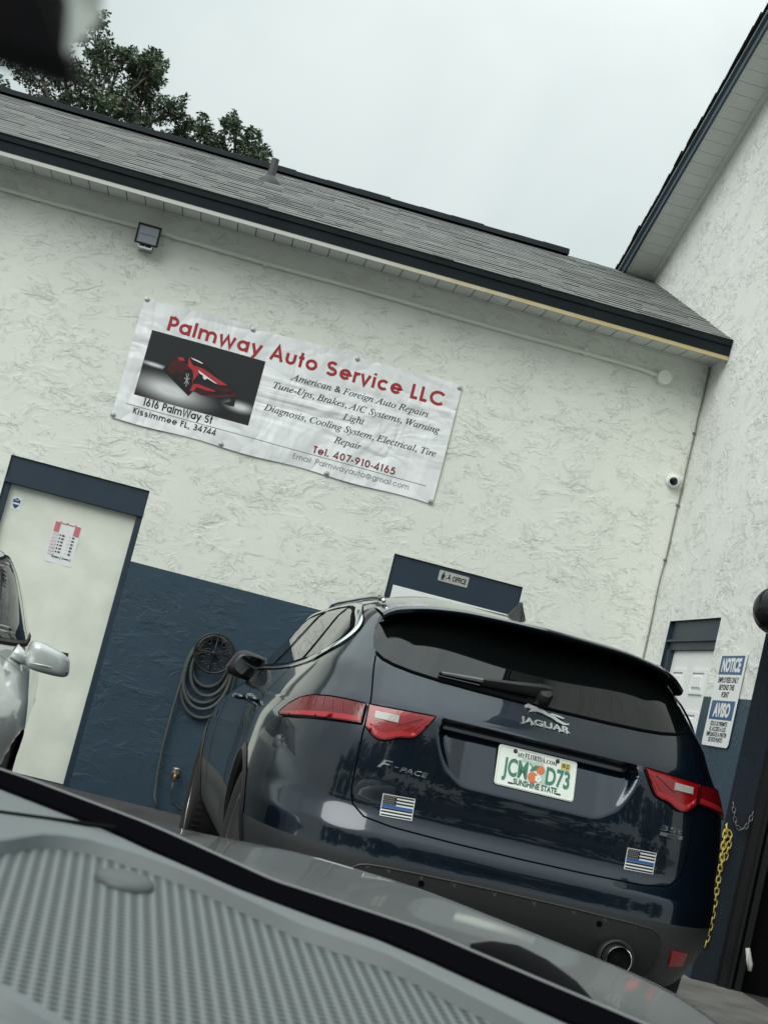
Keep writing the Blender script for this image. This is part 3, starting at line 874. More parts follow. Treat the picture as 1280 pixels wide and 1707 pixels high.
hrs = ["8:00", "8:00", "8:00", "8:00", "8:00", "8:00"]; hr2 = ["5:00"]*6
for k in range(6):
    z = .047-.0245*k
    for x0 in (-.040, .034):
        mb.quad(shp(x0, z), shp(x0+.010, z), shp(x0+.010, z+.011), shp(x0, z+.011)) if x0 < 0 else mb.quad(shp(x0, z+.003), shp(x0+.004, z+.003), shp(x0+.004, z+.009), shp(x0, z+.009))
        mb.quad(shp(x0+.018, z), shp(x0+.036, z), shp(x0+.036, z+.011), shp(x0+.018, z+.011))
for x0 in (-.052, .022):
    mb.quad(shp(x0, -.118), shp(x0+.005, -.118), shp(x0+.005, -.098), shp(x0, -.098)); mb.quad(shp(x0+.058, -.118), shp(x0+.062, -.118), shp(x0+.062, -.098), shp(x0+.058, -.098))
    mb.quad(shp(x0+.010, -.112), shp(x0+.050, -.112), shp(x0+.050, -.104), shp(x0+.010, -.104))
for x0 in (-.06, -.012, .045): mb.quad(shp(x0, .1445), shp(x0+.012, .1445), shp(x0+.012, .149), shp(x0, .149))
mb.build('hours_print', mat('dark grey print', (.05, .05, .055), .5), sh)
stk = thing('shield_sticker', 'small white sticker with blue shield in upper corner of door', 'sticker', (-1.481, YD-.001, 1.807))
mb = MB(); mb.box(-.036, .036, -.001, .0005, -.048, .048); mb.build('backing', mat('white vinyl', (.72, .75, .75), .35), stk)
def shield(sx, sz, off):
    pts = [(-1, .62), (-.55, .70), (0, 1), (.55, .70), (1, .62), (.93, 0), (.7, -.5), (.35, -.82), (0, -1), (-.35, -.82), (-.7, -.5), (-.93, 0)]
    return [(x*sx, off, z*sz) for x, z in pts]
mb = MB(); mb.add(shield(.027, .040, -.0018), [tuple(range(12))])
mb.build('shield', mat('blue print', (.02, .06, .22), .4), stk)
mb = MB(); mb.quad((-.022, -.0024, -.008), (.022, -.0024, -.008), (.022, -.0024, .004), (-.022, -.0024, .004)); mb.quad((-.012, -.0024, .020), (.012, -.0024, .020), (.012, -.0024, .024), (-.012, -.0024, .024))
mb.build('white_bar', M_carlt, stk)
# OFFICE sign
osg = thing('office_sign', 'small silver office sign on navy header above the white door', 'sign', (1.741, .05-.035-.001, 2.080), (0, R_(.3), 0))
def rrect(x0, x1, z0, z1, r, n=5):
    pts = []
    for cx, cz, a in ((x1-r, z1-r, 0), (x0+r, z1-r, 90), (x0+r, z0+r, 180), (x1-r, z0+r, 270)):
        for i in range(n+1):
            t = R_(a+90*i/n); pts.append((cx+r*math.cos(t), cz+r*math.sin(t)))
    return pts
mb = MB(); mb.prism([(x, -.004, z) for x, z in rrect(-.114, .114, -.040, .040, .010)], (0, .004, 0)); mb.build('plate', mat('brushed silver plate', (.50, .52, .50), .35, metal=.4, bump=.1, bump_scale=80), osg)
mb = MB(); pl = lambda x, z, h=0: (x, -.0050, z)
fit_text(mb, "OFFICE", -.008, .098, -.020, .036, pl, bold=.035); mb.build('lettering', M_ink, osg)
mb = MB()
def circ(cx, cz, r, pl_, n=12, sz=1, tgt=None): (tgt or mb).add([pl_(cx+r*math.cos(2*math.pi*k/n), cz+sz*r*math.sin(2*math.pi*k/n)) for k in range(n)], [tuple(range(n))])
circ(-.078, .024, .007, pl); mb.add([pl(x, z) for x, z in ((-.090, .014), (-.068, .014), (-.066, -.008), (-.072, -.008), (-.072, -.030), (-.079, -.030), (-.080, -.010), (-.083, -.030), (-.090, -.030), (-.092, -.006))], [tuple(range(10))])
circ(-.034, .018, .006, pl); mb.add([pl(x, z) for x, z in ((-.040, .010), (-.028, .010), (-.024, -.012), (-.046, -.012), (-.048, -.006), (-.038, -.004))], [tuple(range(6))])
mb.add([pl(x, z) for x, z in ((-.060, -.006), (-.050, -.006), (-.050, -.010), (-.060, -.010))], [(0, 1, 2, 3)]); mb.add([pl(x, z) for x, z in ((-.026, -.0125), (-.023, -.0125), (-.022, -.030), (-.026, -.030))], [(0, 1, 2, 3)])
mb.add([pl(x, z) for x, z in ((-.056, -.0105), (-.053, -.0105), (-.053, -.030), (-.056, -.030))], [(0, 1, 2, 3)])
mb.build('people_symbol', M_ink, osg)
# NOTICE / AVISO sign on the side wall
NY0, NY1, NZ0, NZ1 = -1.72, -2.19, 1.300, 1.900
nsg = thing('notice_sign', 'tall bilingual employees only sign with blue headings on side wall', 'sign', (XW-.012, -1.705, 1.302), (R_(-.2), 0, 0))
NW, NH = .475, .600
npl = lambda x, z, h=0: (-.0012-h*.0, -x, z)
mb = MB(); mb.prism([(0, -x, z) for x, z in rrect(0, NW, 0, NH, .025)], (.003, 0, 0)); mb.build('panel', mat('white sign plastic', (.76, .79, .78), .4), nsg)
mb = MB()
for z0, z1 in ((.405, .578), (.118+.0, .0),):
    pass
npl1 = lambda x, z, h=0: (-.0008, -x, z)
for z0, z1 in ((.456, .577), (.168+.0, .289)):
    mb.quad(npl1(.03, z0), npl1(NW-.03, z0), npl1(NW-.03, z1), npl1(.03, z1))
mb.build('blue_heading', mat('sign blue', (.025, .085, .21), .4), nsg)
mb = MB()
fit_text(mb, "NOTICE", .07, NW-.07, .478, .078, npl, bold=.05); fit_text(mb, "AVISO", .09, NW-.09, .190, .078, npl, bold=.05)
mb.build('heading_lettering', M_carlt, nsg)
mb = MB()
for t, z, w in (("EMPLOYEES ONLY", .405, .36), ("BEYOND THIS", .358, .27), ("POINT", .311, .13)):
    fit_text(mb, t, NW/2-w/2, NW/2+w/2, z, .033, npl, bold=.025)
for t, z, w in (("SÓLO SE PERMITE", .130, .30), ("EL ACCESO A LOS", .096, .29), ("EMPLEADOS A PARTIR", .062, .36), ("DE ESTE PUNTO", .028, .25)):
    fit_text(mb, t, NW/2-w/2, NW/2+w/2, z, .026, npl, bold=.025)
mb.build('body_lettering', M_ink, nsg)
# black dome mirror by the garage opening
dm = thing('dome_mirror', 'black round dome fixed beside the dark garage opening', 'mirror', (3.20, -2.72, 2.125))
Md = Vector((-.35, -1, -.1)).to_track_quat('Z', 'Y').to_matrix().to_4x4()
mb = MB(); mb.lathe([(.02, -.10), (.09, -.07), (.135, -.01), (.145, .01), (.145, .02), (.138, .045), (.115, .085), (.075, .115), (.03, .128), (.0, .13)], Md, 40)
mb.build('dome', mat('glossy black', (.008, .009, .01), .15, spec=.4, rough_var=.05), dm, smooth=True)
mb = MB(); mb.tube([(0, .05, 0), (.12, .18, -.03), (.16, .345, -.04)], .014, 8); mb.build('arm', M_blackp, dm, smooth=True)
# hose holder with scrollwork, hose, tap
hh = thing('hose_holder', 'round black wrought iron hose holder with scrolls on navy wall', 'hose holder', (.170, -.006, 1.112))
mb = MB(); mb.tube([(.142*math.cos(a*2*math.pi/40), -.085, .142*math.sin(a*2*math.pi/40)) for a in range(40)], .008, 8, closed=True)
mb.build('ring', M_blackp, hh, smooth=True)
mb = MB()
def spiral(cx, cz, r0, r1, a0, turns, n=26): return [(cx+(r0+(r1-r0)*i/n)*math.cos(a0+turns*2*math.pi*i/n), -.085, cz+(r0+(r1-r0)*i/n)*math.sin(a0+turns*2*math.pi*i/n)) for i in range(n+1)]
for sx in (-1, 1):
    for cx, cz, r, a0, tn in ((.06, .07, .042, -1.5, 1.3), (.075, -.055, .045, 2.2, -1.35), (.045, -.005, .03, .5, 1.2), (.03, -.095, .028, 1.0, 1.2), (.105, .012, .026, 3.0, 1.1)):
        mb.tube([(sx*p[0], p[1], p[2]) for p in spiral(cx, cz, r, .008, a0, tn)], .0045, 6)
mb.tube([(0, -.085, -.14), (0, -.085, .14)], .0045, 6); mb.tube([(-.14, -.085, 0), (.14, -.085, 0)], .004, 6)
mb.build('scrollwork', mat('worn iron', (.03, .03, .03), .35, metal=.5), hh, smooth=True)
mb = MB()
mb.tube([(0, 0, .0), (0, -.085, .0)], .02, 8); mb.tube([(.12*math.cos(a*math.pi/10), -.03, .10*math.sin(a*math.pi/10)+.0) for a in range(1, 10)], .02, 8)
mb.build('bracket', M_blackp, hh, smooth=True)
ghose = MB()
rnd = random.Random(4)
for k, (rx, bot, yy) in enumerate(((.115, .865, -.03), (.125, .80, -.055), (.145, .745, -.04), (.150, .70, -.06), (.165, .64, -.035))):
    zt_ = 1.235
    loop = []
    for i in range(40):
        a = 2*math.pi*i/40
        z = (zt_+bot)/2 + (zt_-bot)/2*math.cos(a)
        w = rx*math.sin(a)*(1+.18*(1-math.cos(a))/2)
        loop.append((.165+w+.012*math.sin(k*2.1), yy, z))
    ghose.tube(loop, .0135, 8, closed=True)
ghose.tube([(.02, -.045, 1.05), (-.005, -.045, .85), (-.012, -.04, .65), (-.012, -.04, .40), (0, -.04, .2), (.02, -.05, .03), (.06, -.08, -.035)], .011, 8)
tag(ghose.build('garden_hose', mat('dusty green black hose', (.055, .066, .066), .65, var=.2), smooth=True), 'dark garden hose coiled over the round iron holder', 'hose')
tap = thing('outdoor_tap', 'small brass outdoor tap low on the navy wall', 'tap', (.125, -.002, .215))
mb = MB(); mb.lathe([(.03, 0), (.03, .006), (.012, .008), (.012, .06)], Matrix.Rotation(R_(90), 4, 'X'), 16); mb.tube([(0, -.05, 0), (0, -.065, -.01), (0, -.066, -.05)], .013, 10)
mb.build('body', mat('old brass', (.30, .24, .13), .4, metal=.8, var=.3, var_scale=30), tap, smooth=True)
mb = MB(); mb.lathe([(.004, 0), (.004, .02), (.026, .022), (.026, .03), (.005, .034)], Matrix.Translation((0, -.045, .012)), 14); mb.build('valve_wheel', mat('pale metal', (.6, .6, .55), .35, metal=.8), tap, smooth=True)
mb = MB(); mb.tube([(0, -.066, -.05), (.002, -.066, -.12), (.03, -.07, -.19), (.08, -.07, -.225), (.16, -.06, -.235), (.3, -.06, -.24)], .009, 8); mb.build('short_hose', mat('black rubber', (.03, .035, .035), .5), tap, smooth=True)
# chains
def link(mbx, c, d, side, L=.04, W=.022, r=.0032):
    d = Vector(d).normalized(); s_ = Vector(side); s_ = (s_-d*s_.dot(d)).normalized()
    pts = []
    for i in range(12):
        a = 2*math.pi*i/12
        pts.append(Vector(c)+d*(L/2-W/2)*(1 if math.cos(a) > 0 else -1)*(1 if abs(math.cos(a)) > .01 else 0)+d*W/2*math.cos(a)+s_*W/2*math.sin(a))
    mbx.tube(pts, r, 6, closed=True)
def chain(mbx, pts, L=.04, W=.022, r=.0032, rnd=None):
    # even spacing along the polyline
    P_ = [Vector(p) for p in pts]; acc = [0]
    for i in range(1, len(P_)): acc.append(acc[-1]+(P_[i]-P_[i-1]).length)
    s = 0; k = 0; st = L*.78
    while s < acc[-1]:
        i = max(j for j in range(len(acc)) if acc[j] <= s+1e-9); i = min(i, len(P_)-2)
        t = (s-acc[i])/max(1e-6, acc[i+1]-acc[i]); c = P_[i].lerp(P_[i+1], t); d = P_[i+1]-P_[i]
        link(mbx, c, d, (1, 0, 0) if k % 2 else (.35, 1, .1), L, W, r); s += st; k += 1
mb = MB(); cy = GY-.02
chain(mb, [(3.297, cy, .850), (3.305, cy-.01, .70), (3.318, cy, .55), (3.328, cy, .40), (3.332, cy, .28), (3.326, cy, .16)], L=.044, W=.026, r=.0036)
chain(mb, [(3.297, cy-.016, .845), (3.33, cy-.02, .80), (3.322, cy-.02, .66)], L=.044, W=.026, r=.0036)
chain(mb, [(3.290, cy-.02, .840), (3.288, cy-.03, .76), (3.31, cy-.03, .62)], L=.044, W=.026, r=.0036)
tag(mb.build('yellow_chain', mat('yellow plastic chain', (.62, .50, .10), .4), smooth=True), 'yellow plastic chain hanging down the navy garage jamb', 'chain')
mb = MB(); chain(mb, [(3.310, cy, .985), (3.325, cy-.01, .93), (3.345, cy-.015, .875), (3.375, cy-.02, .855), (3.405, cy-.02, .875), (3.425, cy-.015, .93), (3.437, cy, .985)], L=.036, W=.02, r=.0030)
tag(mb.build('steel_chain', M_galv, smooth=True), 'short sagging steel chain hooked on the navy garage jamb', 'chain')
mb = MB(); mb.tube([(3.515, -2.55, .215), (3.525, -2.56, .18), (3.545, -2.57, .13), (3.548, -2.57, .095)], [.014, .016, .014, .012], 8)
mb.tube([(3.513, -2.56, .20), (3.517, -2.58, .15), (3.535, -2.58, .10)], [.006, .007, .004], 6)
tag(mb.build('white_strap', mat('white rag', (.55, .57, .54), .8), smooth=True), 'white knotted rag strap hanging in the dark garage opening', 'strap')

# ================================================================== TREES
M_leaf = bpy.data.materials.new('oak leaf'); M_leaf.use_nodes = True
nt = M_leaf.node_tree; b_ = nt.nodes['Principled BSDF']; b_.inputs['Roughness'].default_value = .55; b_.inputs['Specular IOR Level'].default_value = .3
gi = nt.nodes.new('ShaderNodeNewGeometry'); rp_ = nt.nodes.new('ShaderNodeValToRGB')
rp_.color_ramp.elements[0].color = (.05, .075, .044, 1); rp_.color_ramp.elements[1].color = (.12, .16, .095, 1)
nt.links.new(gi.outputs['Random Per Island'], rp_.inputs['Fac']); nt.links.new(rp_.outputs['Color'], b_.inputs['Base Color'])
M_bark = mat('grey bark', (.10, .092, .08), .9, var=.3, bump=.5, bump_scale=20)
def leaf_quads(mbx, c, rad, n, rnd, size=.085):
    for _ in range(n):
        while True:
            p = Vector((rnd.uniform(-1, 1), rnd.uniform(-1, 1), rnd.uniform(-1, 1)))
            if .02 < p.length < 1: break
        p = p.normalized()*(p.length**.65)
        q = Vector(c)+Vector((p.x*rad, p.y*rad, p.z*rad*.8))
        a = Vector((rnd.gauss(0, 1), rnd.gauss(0, 1), rnd.gauss(0, .7)-.2)).normalized()
        b2 = a.cross(Vector((rnd.gauss(0, 1), rnd.gauss(0, 1), rnd.gauss(0, 1)))).normalized()
        L = size*rnd.uniform(.6, 1.5); w = L*.27
        mbx.add([q, q+a*L*.45+b2*w, q+a*L, q+a*L*.45-b2*w], [(0, 1, 2, 3)])
def tree(label, base, clumps, seed, limbs_from, group=None):
    rnd = random.Random(seed)
    t = thing('oak_tree', label, 'tree', base, group=group)
    inv = -Vector(base)
    tr = MB(); top = Vector(limbs_from)
    b0 = Vector(base)
    tr.tube([b0, b0.lerp(top, .35)+Vector((.15, 0, 0)), b0.lerp(top, .7)+Vector((-.1, .1, 0)), top], [.34, .28, .23, .17], 10)
    lf = MB()
    for (c, rad) in clumps:
        c = Vector(c)
        mid = top.lerp(c, .5)+Vector((rnd.uniform(-.3, .3), rnd.uniform(-.3, .3), rnd.uniform(0, .25)))
        tr.tube([top, mid, c], [.085, .045, .016], 6)
        for k in range(5):
            d = Vector((rnd.gauss(0, 1), rnd.gauss(0, 1), rnd.gauss(.2, .8))).normalized()
            e = c + d*rad*rnd.uniform(.65, 1.15)
            s0 = mid.lerp(c, rnd.uniform(.4, 1))
            tr.tube([s0, s0.lerp(e, .5)+Vector((0, 0, rad*.1)), e], [.016, .010, .005], 5)
            leaf_quads(lf, e, rad*.42, int(150*rad/.4), rnd, .062)
            for _ in range(3):
                d2 = Vector((rnd.gauss(0, 1), rnd.gauss(0, 1), rnd.gauss(.2, .8))).normalized()
                e2 = e+d2*rad*.45
                tr.tube([e.lerp(s0, .3), e2], [.006, .003], 4)
                leaf_quads(lf, e2, rad*.20, int(48*rad/.4), rnd, .058)
        leaf_quads(lf, c, rad*.75, int(240*rad/.4), rnd, .062)
    tr.v = [tuple(Vector(p)+inv) for p in tr.v]; lf.v = [tuple(Vector(p)+inv) for p in lf.v]
    tr.build('trunk', M_bark, t, smooth=True); lf.build('crown', M_leaf, t)
    return t
cl_main = [((-4.09, 13.8, 10.60), .36), ((-3.65, 14.2, 10.38), .40), ((-3.25, 14.0, 10.35), .36), ((-3.0, 13.6, 10.28), .26), ((-4.55, 14.3, 10.05), .45),
           ((-3.75, 13.6, 9.85), .52), ((-3.3, 14.4, 9.80), .45), ((-2.75, 13.9, 9.62), .34), ((-4.1, 14.0, 9.35), .55), ((-4.85, 13.8, 9.75), .5), ((-3.35, 14.0, 9.25), .5), ((-2.62, 14.2, 9.25), .36),
           ((-3.0, 14.0, 8.85), .5), ((-2.45, 13.9, 8.95), .3), ((-2.25, 14.0, 8.7), .3), ((-2.35, 14.1, 9.5), .2), ((-3.1, 13.9, 10.0), .3), ((-4.8, 14.2, 9.0), .5), ((-3.9, 13.8, 8.75), .5), ((-4.5, 13.9, 8.5), .5), ((-2.6, 14.4, 8.55), .4)]
tree('tall dark oak with ragged crown standing behind the shingle roof', (-3.6, 14.4, GZ), cl_main, 11, (-3.7, 14.1, 8.2))
cl_2 = [((-1.85, 13.2, 9.25), .30), ((-1.42, 13.0, 9.35), .28), ((-1.6, 13.3, 8.98), .34), ((-1.15, 13.1, 9.12), .26), ((-.82, 13.0, 8.85), .2), ((-.62, 13.2, 8.82), .15), ((-2.1, 13.4, 8.8), .3), ((-1.2, 13.2, 8.6), .35), ((-.8, 13.2, 8.5), .25)]
tree('smaller oak with thin treetop just left of the roof vent pipe', (-1.4, 13.4, GZ), cl_2, 12, (-1.5, 13.2, 8.0))
cl_3 = [((-5.65, 12.2, 9.35), .42), ((-5.35, 12.0, 8.95), .36), ((-5.75, 12.4, 9.8), .32), ((-5.2, 12.3, 8.6), .4), ((-5.9, 12.0, 8.6), .5), ((-5.5, 12.2, 9.9), .22)]
tree('dark oak at edge of view beneath the black mirror corner', (-6.0, 12.4, GZ), cl_3, 13, (-5.8, 12.2, 8.0))
# unseen row of trees added behind the viewer to darken reflections in the paint
rnd = random.Random(21)
mb = MB()
for i in range(46):
    x = -46+i*2.0+rnd.uniform(-.8, .8); h = rnd.uniform(7.0, 13.5); y = -42+rnd.uniform(-4, 4)
    for k in range(10):
        leaf_quads(mb, (x+rnd.gauss(0, .9), y+rnd.gauss(0, .9), rnd.uniform(.6, 1)*h*.75+.3), rnd.uniform(.8, 1.6), 36, rnd, .9)
    leaf_quads(mb, (x, y, 1.2), 1.8, 40, rnd, 1.0)
struct(mb.build('reflection_treeline', M_leaf), 'stuff')

# ================================================================== CAR BODIES FROM PLAN SLICES
def pchip(xs, ys):
    xs = np.array(xs, float); ys = np.array(ys, float)
    h = np.diff(xs); d = np.diff(ys)/h; m = np.zeros_like(xs)
    for i in range(1, len(xs)-1):
        if d[i-1]*d[i] > 0:
            w1, w2 = 2*h[i]+h[i-1], h[i]+2*h[i-1]; m[i] = (w1+w2)/(w1/d[i-1]+w2/d[i])
    m[0], m[-1] = d[0], d[-1]
    def f(z):
        z = min(max(z, xs[0]), xs[-1]); i = min(max(int(np.searchsorted(xs, z))-1, 0), len(xs)-2)
        t = (z-xs[i])/h[i]
        return float((2*t**3-3*t*t+1)*ys[i]+(t**3-2*t*t+t)*h[i]*m[i]+(-2*t**3+3*t*t)*ys[i+1]+(t**3-t*t)*h[i]*m[i+1])
    return f
def sstep(a, b, x):
    t = min(1, max(0, (x-a)/(b-a))); return t*t*(3-2*t)
class Body:
    """closed plan outlines stacked by height; local x right, y from rear to front, z up"""
    def __init__(s, rear, front, half, Lr, qr, pr, Lf, qf, pf, tweak=None):
        s.yr, s.yf, s.w = pchip(*zip(*rear)), pchip(*zip(*front)), pchip(*zip(*half))
        s.Lr, s.qr, s.pr = pchip(*zip(*Lr)), pchip(*zip(*qr)), pchip(*zip(*pr))
        s.Lf, s.qf, s.pf = pchip(*zip(*Lf)), pchip(*zip(*qf)), pchip(*zip(*pf))
        s.tweak = tweak; s.cache = {}
    def outline(s, z):
        k = round(z, 5)
        if k in s.cache: return s.cache[k]
        yr, yf, w = s.yr(z), s.yf(z), s.w(z)
        Lr, Lf = s.Lr(z), s.Lf(z); T = yf-yr
        sc = min(1.0, .98*T/(Lr+Lf)); Lr *= sc; Lf *= sc
        th = np.linspace(0, math.pi/2, 120); th = th**1.0
        qr, pr, qf, pf = s.qr(z), s.pr(z), s.qf(z), s.pf(z)
        xr = w*np.sin(th)**(2/qr); y1 = yr+Lr*(1-np.cos(th)**(2/pr))
        xf = w*np.sin(th)**(2/qf); y2 = yf-Lf*(1-np.cos(th)**(2/pf))
        x = np.concatenate([xr, xf[::-1]]); y = np.concatenate([y1, y2[::-1]])
        # refine the first stretch (power laws jump near x = 0)
        d = np.hypot(np.diff(x), np.diff(y)); a = np.concatenate([[0], np.cumsum(d)])
        s.cache[k] = (a, x, y); return s.cache[k]
    def S(s, u, z):
        a, x, y = s.outline(z)
        sg = -1 if u < 0 else 1; u = abs(u)
        X = float(np.interp(u, a, x)); Y = float(np.interp(u, a, y))
        if s.tweak: X, Y = s.tweak(X, Y, z)
        return Vector((sg*X, Y, z))
    def N(s, u, z, e=.006):
        du = s.S(u+e, z)-s.S(u-e, z); dz = s.S(u, z+e)-s.S(u, z-e)
        n = du.cross(dz)
        return n.normalized() if n.length > 1e-12 else Vector((0, -1, 0))
    def length(s, z): return float(s.outline(z)[0][-1])
    def at(s, u, z, off=0):
        return s.S(u, z)+s.N(u, z)*off
    def u_of_x(s, x, z):
        a, X, Y = s.outline(z); n = 120
        return math.copysign(float(np.interp(abs(x), X[:n], a[:n])), x)
    def u_of_y(s, y, z):
        """arc position on the side at this y"""
        a, X, Y = s.outline(z); return float(np.interp(y, Y, a))
    def grid(s, zs, near, step_far, wheel=None, umap=None):
        mbx = MB(); rows = []
        ref = s.length(zs[len(zs)//3])
        frac = near+[near[-1]+(ref-near[-1])*i/step_far for i in range(1, step_far+1)]
        frac = [f/ref for f in frac]
        cols = [-f for f in frac[::-1]]+frac[1:]
        P_ = []
        for z in zs:
            L = s.length(z); P_.append([s.S(f*L, z) for f in cols])
        nc = len(cols)
        if wheel:
            for (wy, wz, wr) in wheel:
                for r_ in P_:
                    for i, p in enumerate(r_):
                        if abs(p.x) > .45:
                            d = math.hypot(p.y-wy, p.z-wz)
                            if wr-.035 < d < wr+.0 :
                                k = wr/d; r_[i] = Vector((p.x, wy+(p.y-wy)*k, wz+(p.z-wz)*k))
        for r_ in P_: mbx.v += [tuple(p) for p in r_]
        for i in range(len(zs)-1):
            for j in range(nc-1):
                ids = (i*nc+j, i*nc+j+1, (i+1)*nc+j+1, (i+1)*nc+j)
                if wheel:
                    c = sum((P_[q//nc][q % nc] for q in ids), Vector())/4
                    if abs(c.x) > .45 and any(math.hypot(c.y-wy, c.z-wz) < wr-.004 for wy, wz, wr in wheel): continue
                mbx.f.append(ids); mbx.m.append(0)
        mbx.cols = nc; mbx.nrows = len(zs)
        return mbx

def clip_cell(poly, x0, x1, y0, y1):
    def cut(pts, f, g):
        out = []
        for i in range(len(pts)):
            a, b2 = pts[i-1], pts[i]; fa, fb = f(a), f(b2)
            if fa >= 0: 
                if fb >= 0: out.append(b2)
                else: out.append(g(a, b2))
            elif fb >= 0: out.append(g(a, b2)); out.append(b2)
        return out
    def lx(v): return lambda a, b2: (v, a[1]+(b2[1]-a[1])*(v-a[0])/(b2[0]-a[0]))
    def ly(v): return lambda a, b2: (a[0]+(b2[0]-a[0])*(v-a[1])/(b2[1]-a[1]), v)
    p = cut(poly, lambda q: q[0]-x0, lx(x0))
    if p: p = cut(p, lambda q: x1-q[0], lx(x1))
    if p: p = cut(p, lambda q: q[1]-y0, ly(y0))
    if p: p = cut(p, lambda q: y1-q[1], ly(y1))
    return p
def densify(poly, h):
    out = []
    for i in range(len(poly)):
        a, b2 = poly[i], poly[(i+1) % len(poly)]; n = max(1, int(math.hypot(b2[0]-a[0], b2[1]-a[1])/h))
        out += [(a[0]+(b2[0]-a[0])*k/n, a[1]+(b2[1]-a[1])*k/n) for k in range(n)]
    return out
def smooth_poly(poly, it=2, keep=()):
    """corner cutting, corners listed in keep stay sharp"""
    pts = [(p[0], p[1], i in keep) for i, p in enumerate(poly)]
    for _ in range(it):
        out = []
        n = len(pts)
        for i in range(n):
            a, b2, c = pts[i-1], pts[i], pts[(i+1) % n]
            if b2[2]: out.append(b2)
            else:
                out.append((b2[0]*.75+a[0]*.25, b2[1]*.75+a[1]*.25, False)); out.append((b2[0]*.75+c[0]*.25, b2[1]*.75+c[1]*.25, False))
        pts = out
    return [(p[0], p[1]) for p in pts]
def patch(body, name, poly, off, m, parent, cell=.03, skirt=.0, mirror=False, smooth=True, crown=0):
    """a panel following the body surface, standing off it, with an edge going back to it"""
    mbx = MB()
    xs = [p[0] for p in poly]; ys = [p[1] for p in poly]
    i0, i1 = math.floor(min(xs)/cell), math.ceil(max(xs)/cell); j0, j1 = math.floor(min(ys)/cell), math.ceil(max(ys)/cell)
    area = sum(poly[i-1][0]*poly[i][1]-poly[i][0]*poly[i-1][1] for i in range(len(poly)))
    if area < 0: poly = poly[::-1]
    for i in range(i0, i1):
        for j in range(j0, j1):
            p = clip_cell(poly, i*cell, (i+1)*cell, j*cell, (j+1)*cell)
            if len(p) >= 3:
                q = []
                for t in p:
                    if not q or math.hypot(t[0]-q[-1][0], t[1]-q[-1][1]) > 1e-6: q.append(t)
                if len(q) >= 3: mbx.add([body.at(t[0], t[1], off) for t in q], [tuple(range(len(q)))])
    if skirt:
        dp = densify(poly, cell)
        n = len(dp)
        for i in range(n):
            a, b2 = dp[i], dp[(i+1) % n]
            mbx.add([body.at(*a, off), body.at(*a, off-skirt), body.at(*b2, off-skirt), body.at(*b2, off)], [(0, 1, 2, 3)])
    if mirror: 
        mbx.v = [(-p[0], p[1], p[2]) for p in mbx.v]; mbx.f = [f[::-1] for f in mbx.f]
    return mbx.build(name, m, parent, smooth=smooth, angle=35, merge=.0004)
def ribbon(body, name, path, width, off, m, parent, closed=False, mirror=False, h=.02, raise_=0, mbx=None, build=True):
    """strip along the surface; raise_ > 0 gives it a raised middle"""
    if closed: path = densify(path, h)+[path[0]]
    else:
        o = []
        for a, b2 in zip(path, path[1:]):
            n = max(1, int(math.hypot(b2[0]-a[0], b2[1]-a[1])/h)); o += [(a[0]+(b2[0]-a[0])*k/n, a[1]+(b2[1]-a[1])*k/n) for k in range(n)]
        path = o+[path[-1]]
    C = [body.at(u, z, off) for u, z in path]; Nn = [body.N(u, z) for u, z in path]
    rows = [[], [], []] if raise_ else [[], []]
    n = len(C)
    for i in range(n):
        if closed: t = C[(i+1) % (n-1)]-C[i-1 if i else n-2]
        else: t = C[min(i+1, n-1)]-C[max(0, i-1)]
        t.normalize(); s_ = t.cross(Nn[i]).normalized()
        if raise_:
            rows[0].append(C[i]-s_*width/2); rows[1].append(C[i]+Nn[i]*raise_); rows[2].append(C[i]+s_*width/2)
        else:
            rows[0].append(C[i]-s_*width/2); rows[1].append(C[i]+s_*width/2)
    g = mbx or MB()
    b0 = len(g.v)
    g.grid(rows)
    if mirror: g.v[b0:] = [(-p[0], p[1], p[2]) for p in g.v[b0:]]
    if build: return g.build(name, m, parent, smooth=True)

# ================================================================== DARK SUV
def paint(name, col, metal, rough, coat=1.0):
    m = mat(name, col, rough, metal=metal, coat=coat, coat_r=.025, var=.08, var_scale=3)
    nt = m.node_tree; b = nt.nodes['Principled BSDF']
    b.inputs['Coat IOR'].default_value = 1.5
    return m
M_navy = paint('dark navy metallic paint', (.005, .0125, .024), .6, .21)
M_clad = mat('dark grey bumper plastic', (.030, .033, .034), .42, var=.1, var_scale=6, bump=.12, bump_scale=300)
M_insert = mat('black bumper insert', (.018, .020, .020), .5, bump=.1, bump_scale=300)
M_dglass = mat('dark privacy glass', (.003, .004, .004), .012, spec=.5, ior=1.52)
M_gloss = mat('gloss black trim', (.006, .006, .007), .08, spec=.6, coat=1)
M_gap = mat('panel gap black', (.002, .002, .003), .9, spec=.05)
M_tail = mat('red tail lamp lens', (.24, .003, .006), .16, coat=.35, bump=.2, bump_scale=90, bump_d=.004)
M_tail2 = mat('bright red lamp band', (.36, .014, .018), .25, coat=.3)
M_tail3 = mat('deep red lamp lens', (.12, .003, .006), .16, coat=.35, bump=.3, bump_scale=70, bump_d=.004)
M_rev = mat('ribbed clear lamp', (.36, .36, .33), .25, coat=.5, bump=.5, bump_scale=160, bump_d=.003)
M_tyre = mat('tyre rubber', (.018, .018, .018), .8, bump=.3, bump_scale=60)
M_alloy = mat('silver alloy', (.45, .46, .47), .3, metal=.9)

